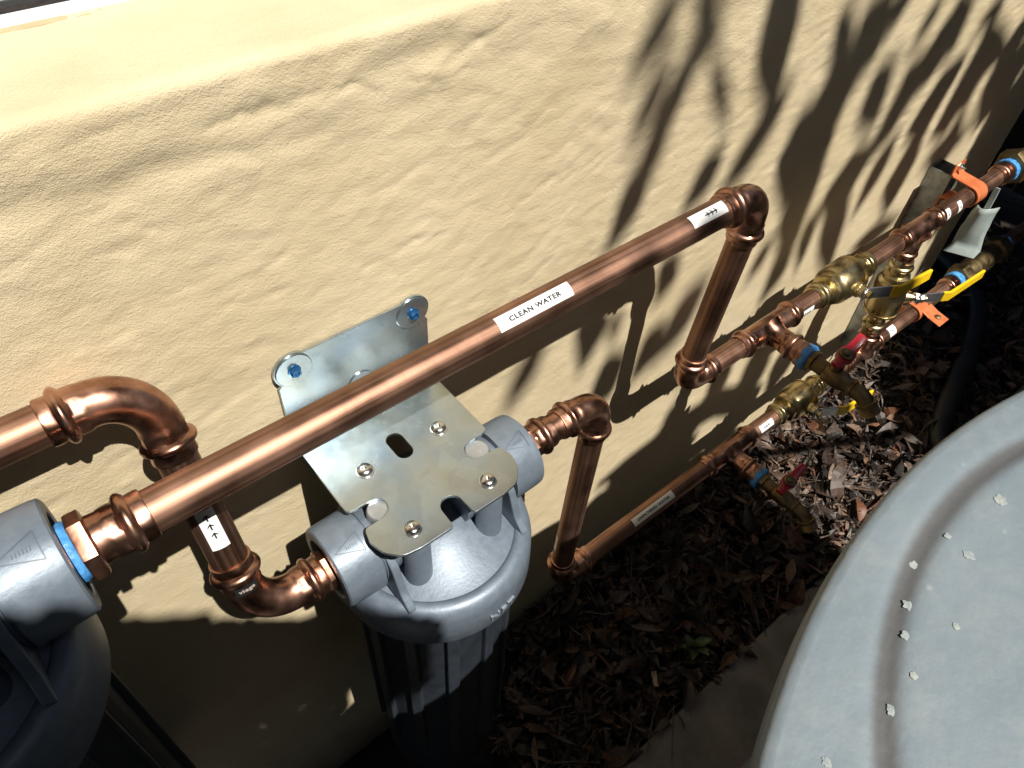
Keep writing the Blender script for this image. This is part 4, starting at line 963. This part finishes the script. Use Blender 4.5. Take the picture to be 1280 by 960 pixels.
for i in range(900):  # leaf cluster added to shade the lower wall and the litter
    x = rl.uniform(.37, .795); w = -.60 - .85 * rl.random() ** 1.2
    L = rl.uniform(.07, .12); a = rl.gauss(0, .7); s = rl.uniform(.85, 1.05)
    hx = .5 * L * math.sin(a); hz = .5 * L * math.cos(a); ex = abs(hx) + .16 * L
    x = min(x, .800 - ex); w = min(w, (-.60 if x < .60 else -.78) - hz)
    if x < .42: w -= .05
    shade_leaf(x - hx, w + hz, x + hx, w - hz, L * .34, s, s + rl.uniform(-.03, .03), seg=4)
T = [rl.random() for _ in V]
tag(obj('foliage', (V, F), M_leaf, tree, attrs={'tint': ('FLOAT', T)}), kind='stuff')
tk = [Vector((2.3, -1.75, GROUND - .02)), Vector((2.27, -1.72, -.2)), Vector((2.2, -1.62, .6)), Vector((2.05, -1.5, 1.5)), Vector((1.95, -1.4, 2.2)), Vector((1.9, -1.3, 2.9))]
tube('trunk', tk, [.085, .07, .062, .05, .036, .02], M_bark, tree, seg=14)
def limb(a, pts, r): tube('limb', [a] + pts, [r * (1 - .75 * i / len(pts)) for i in range(len(pts) + 1)], M_bark, tree, seg=8)
limb(tk[2], [Vector((1.7, -1.35, 1.15)), sunpos(1.45, .10, 1.15), sunpos(1.30, .13, 1.15), sunpos(1.10, .115, 1.12), sunpos(.95, .11, 1.1), sunpos(.72, .135, 1.1), sunpos(.50, .165, 1.1), sunpos(.34, .19, 1.1)], .020)
limb(tk[2], [Vector((1.6, -1.2, .6)), sunpos(.8, -.9, .95), sunpos(.6, -1.0, .95), sunpos(.42, -1.0, .95)], .018)
tube('limb', [sunpos(.355, -.606, .95), sunpos(.42, -.606, .95), sunpos(.50, -.608, .95), sunpos(.58, -.603, .95), sunpos(.66, -.612, .95), sunpos(.80, -.70, .95)], [.004, .014, .019, .021, .023, .024], M_bark, tree, seg=10)  # limb added to give that shade a straight upper edge
limb(tk[3], [Vector((2.2, -1.3, 2.2)), Vector((2.3, -1.1, 2.7))], .02)
limb(tk[2], [Vector((2.1, -1.3, 1.2)), Vector((1.9, -1.15, 1.5)), Vector((1.8, -1.1, 1.7))], .024)
V = []; F = []; T = []
shrub = thing('shadow_shrub', 'added broad-leaved shrub, shaped to cast the shadow of the viewer on the lower left', 'shrub', (-.6, -.95, GROUND))  # added in place of the viewer, whose shadow its leaves imitate
def edge_top(x): return float(np.interp(x, [-1.4, -.6, -.45, -.36, -.29, -.265, -.235, -.206, -.171, -.136, -.125, -.114, -.097, -.085, -.078], [.35, .05, -.06, -.15, -.215, -.262, -.292, -.338, -.388, -.435, -.430, -.453, -.481, -.505, -.535]))  # outline of the viewer's shadow, filled with leaves
for i in range(2600):
    x = -.08 - 1.1 * rl.random() ** 1.5; top = edge_top(x); lowl = -.64 - .7 * min(1, max(0, (-.10 - x) / .25))
    w = top - .02 - (top - lowl) * rl.random() ** 1.4
    L = rl.uniform(.05, .08); 
    if x > -.2: L = rl.uniform(.03, .045)
    a = rl.uniform(-1.2, 1.2); s = rl.uniform(.62, .85)
    hx = .5 * L * math.sin(a); hz = .5 * L * math.cos(a); ex = abs(hx) + .22 * L; ez = abs(hz) + .18 * L * abs(math.sin(a))
    if x + ex > -.080: x = -.080 - ex
    w = min(w, edge_top(x + ex * .7) - ez * .8)
    shade_leaf(x - hx, w + hz, x + hx, w - hz, L * .55, s, s + rl.uniform(-.02, .02), seg=4)
T = [rl.random() for _ in V]
tag(obj('foliage', (V, F), M_leaf, shrub, attrs={'tint': ('FLOAT', T)}), kind='stuff')
tube('stem', [(-.6, -.95, GROUND - .02), (-.58, -.9, -.3), (-.5, -.75, .2), (-.4, -.66, .5)], [.03, .025, .018, .008], M_bark, shrub, seg=10)
tube('stem', [(-.58, -.9, -.3), (-.75, -.8, .2), (-.85, -.7, .8)], [.02, .014, .006], M_bark, shrub, seg=10)

def cloud(name_parent, n, bx, L0, seg=3):
    V = []; F = []
    for i in range(n):
        p = Vector((rl.uniform(*bx[0]), rl.uniform(*bx[1]), rl.uniform(*bx[2]))); m3 = Matrix.Rotation(rl.uniform(0, 6.28), 3, 'Z') @ Matrix.Rotation(rl.gauss(.5, .5), 3, 'Y') @ Matrix.Rotation(rl.gauss(0, .4), 3, 'X')
        leaf_geo(V, F, [], p, m3 @ EX, m3 @ EY, m3 @ EZ, L0 * rl.uniform(.7, 1.3), L0 * .45, .1, .5, seg=seg)
    tag(obj('foliage', (V, F), M_leaf, name_parent, attrs={'tint': ('FLOAT', [rl.random() for _ in V])}), kind='stuff')
hedge = thing('sky_block_hedge', 'unseen tall hedge added behind the fence to block sky light', 'hedge', (-.4, -2.8, GROUND))  # leaves added out of view to block low sky light
cloud(hedge, 3200, ((-3.4, 2.6), (-3.0, -2.45), (GROUND + .3, 2.5)), .22)
for x in (-2.6, -1.2, .3, 1.7): tube('stem', [(x, -2.75, GROUND - .02), (x + .05, -2.72, .4), (x - .04, -2.75, 1.9)], [.04, .03, .012], M_bark, hedge, seg=8)
shade = thing('sky_block_tree', 'unseen leafy tree added behind the viewer on the left to block sky light', 'tree', (-2.0, -1.6, GROUND))  # canopy added out of view to block sky light from the left
cloud(shade, 2600, ((-3.4, -.75), (-2.2, .0), (.9, 2.3)), .20)
tube('trunk', [(-2.0, -1.6, GROUND - .02), (-1.98, -1.55, .2), (-1.9, -1.3, 1.2), (-1.85, -1.2, 2.0)], [.09, .075, .05, .02], M_bark, shade, seg=12)
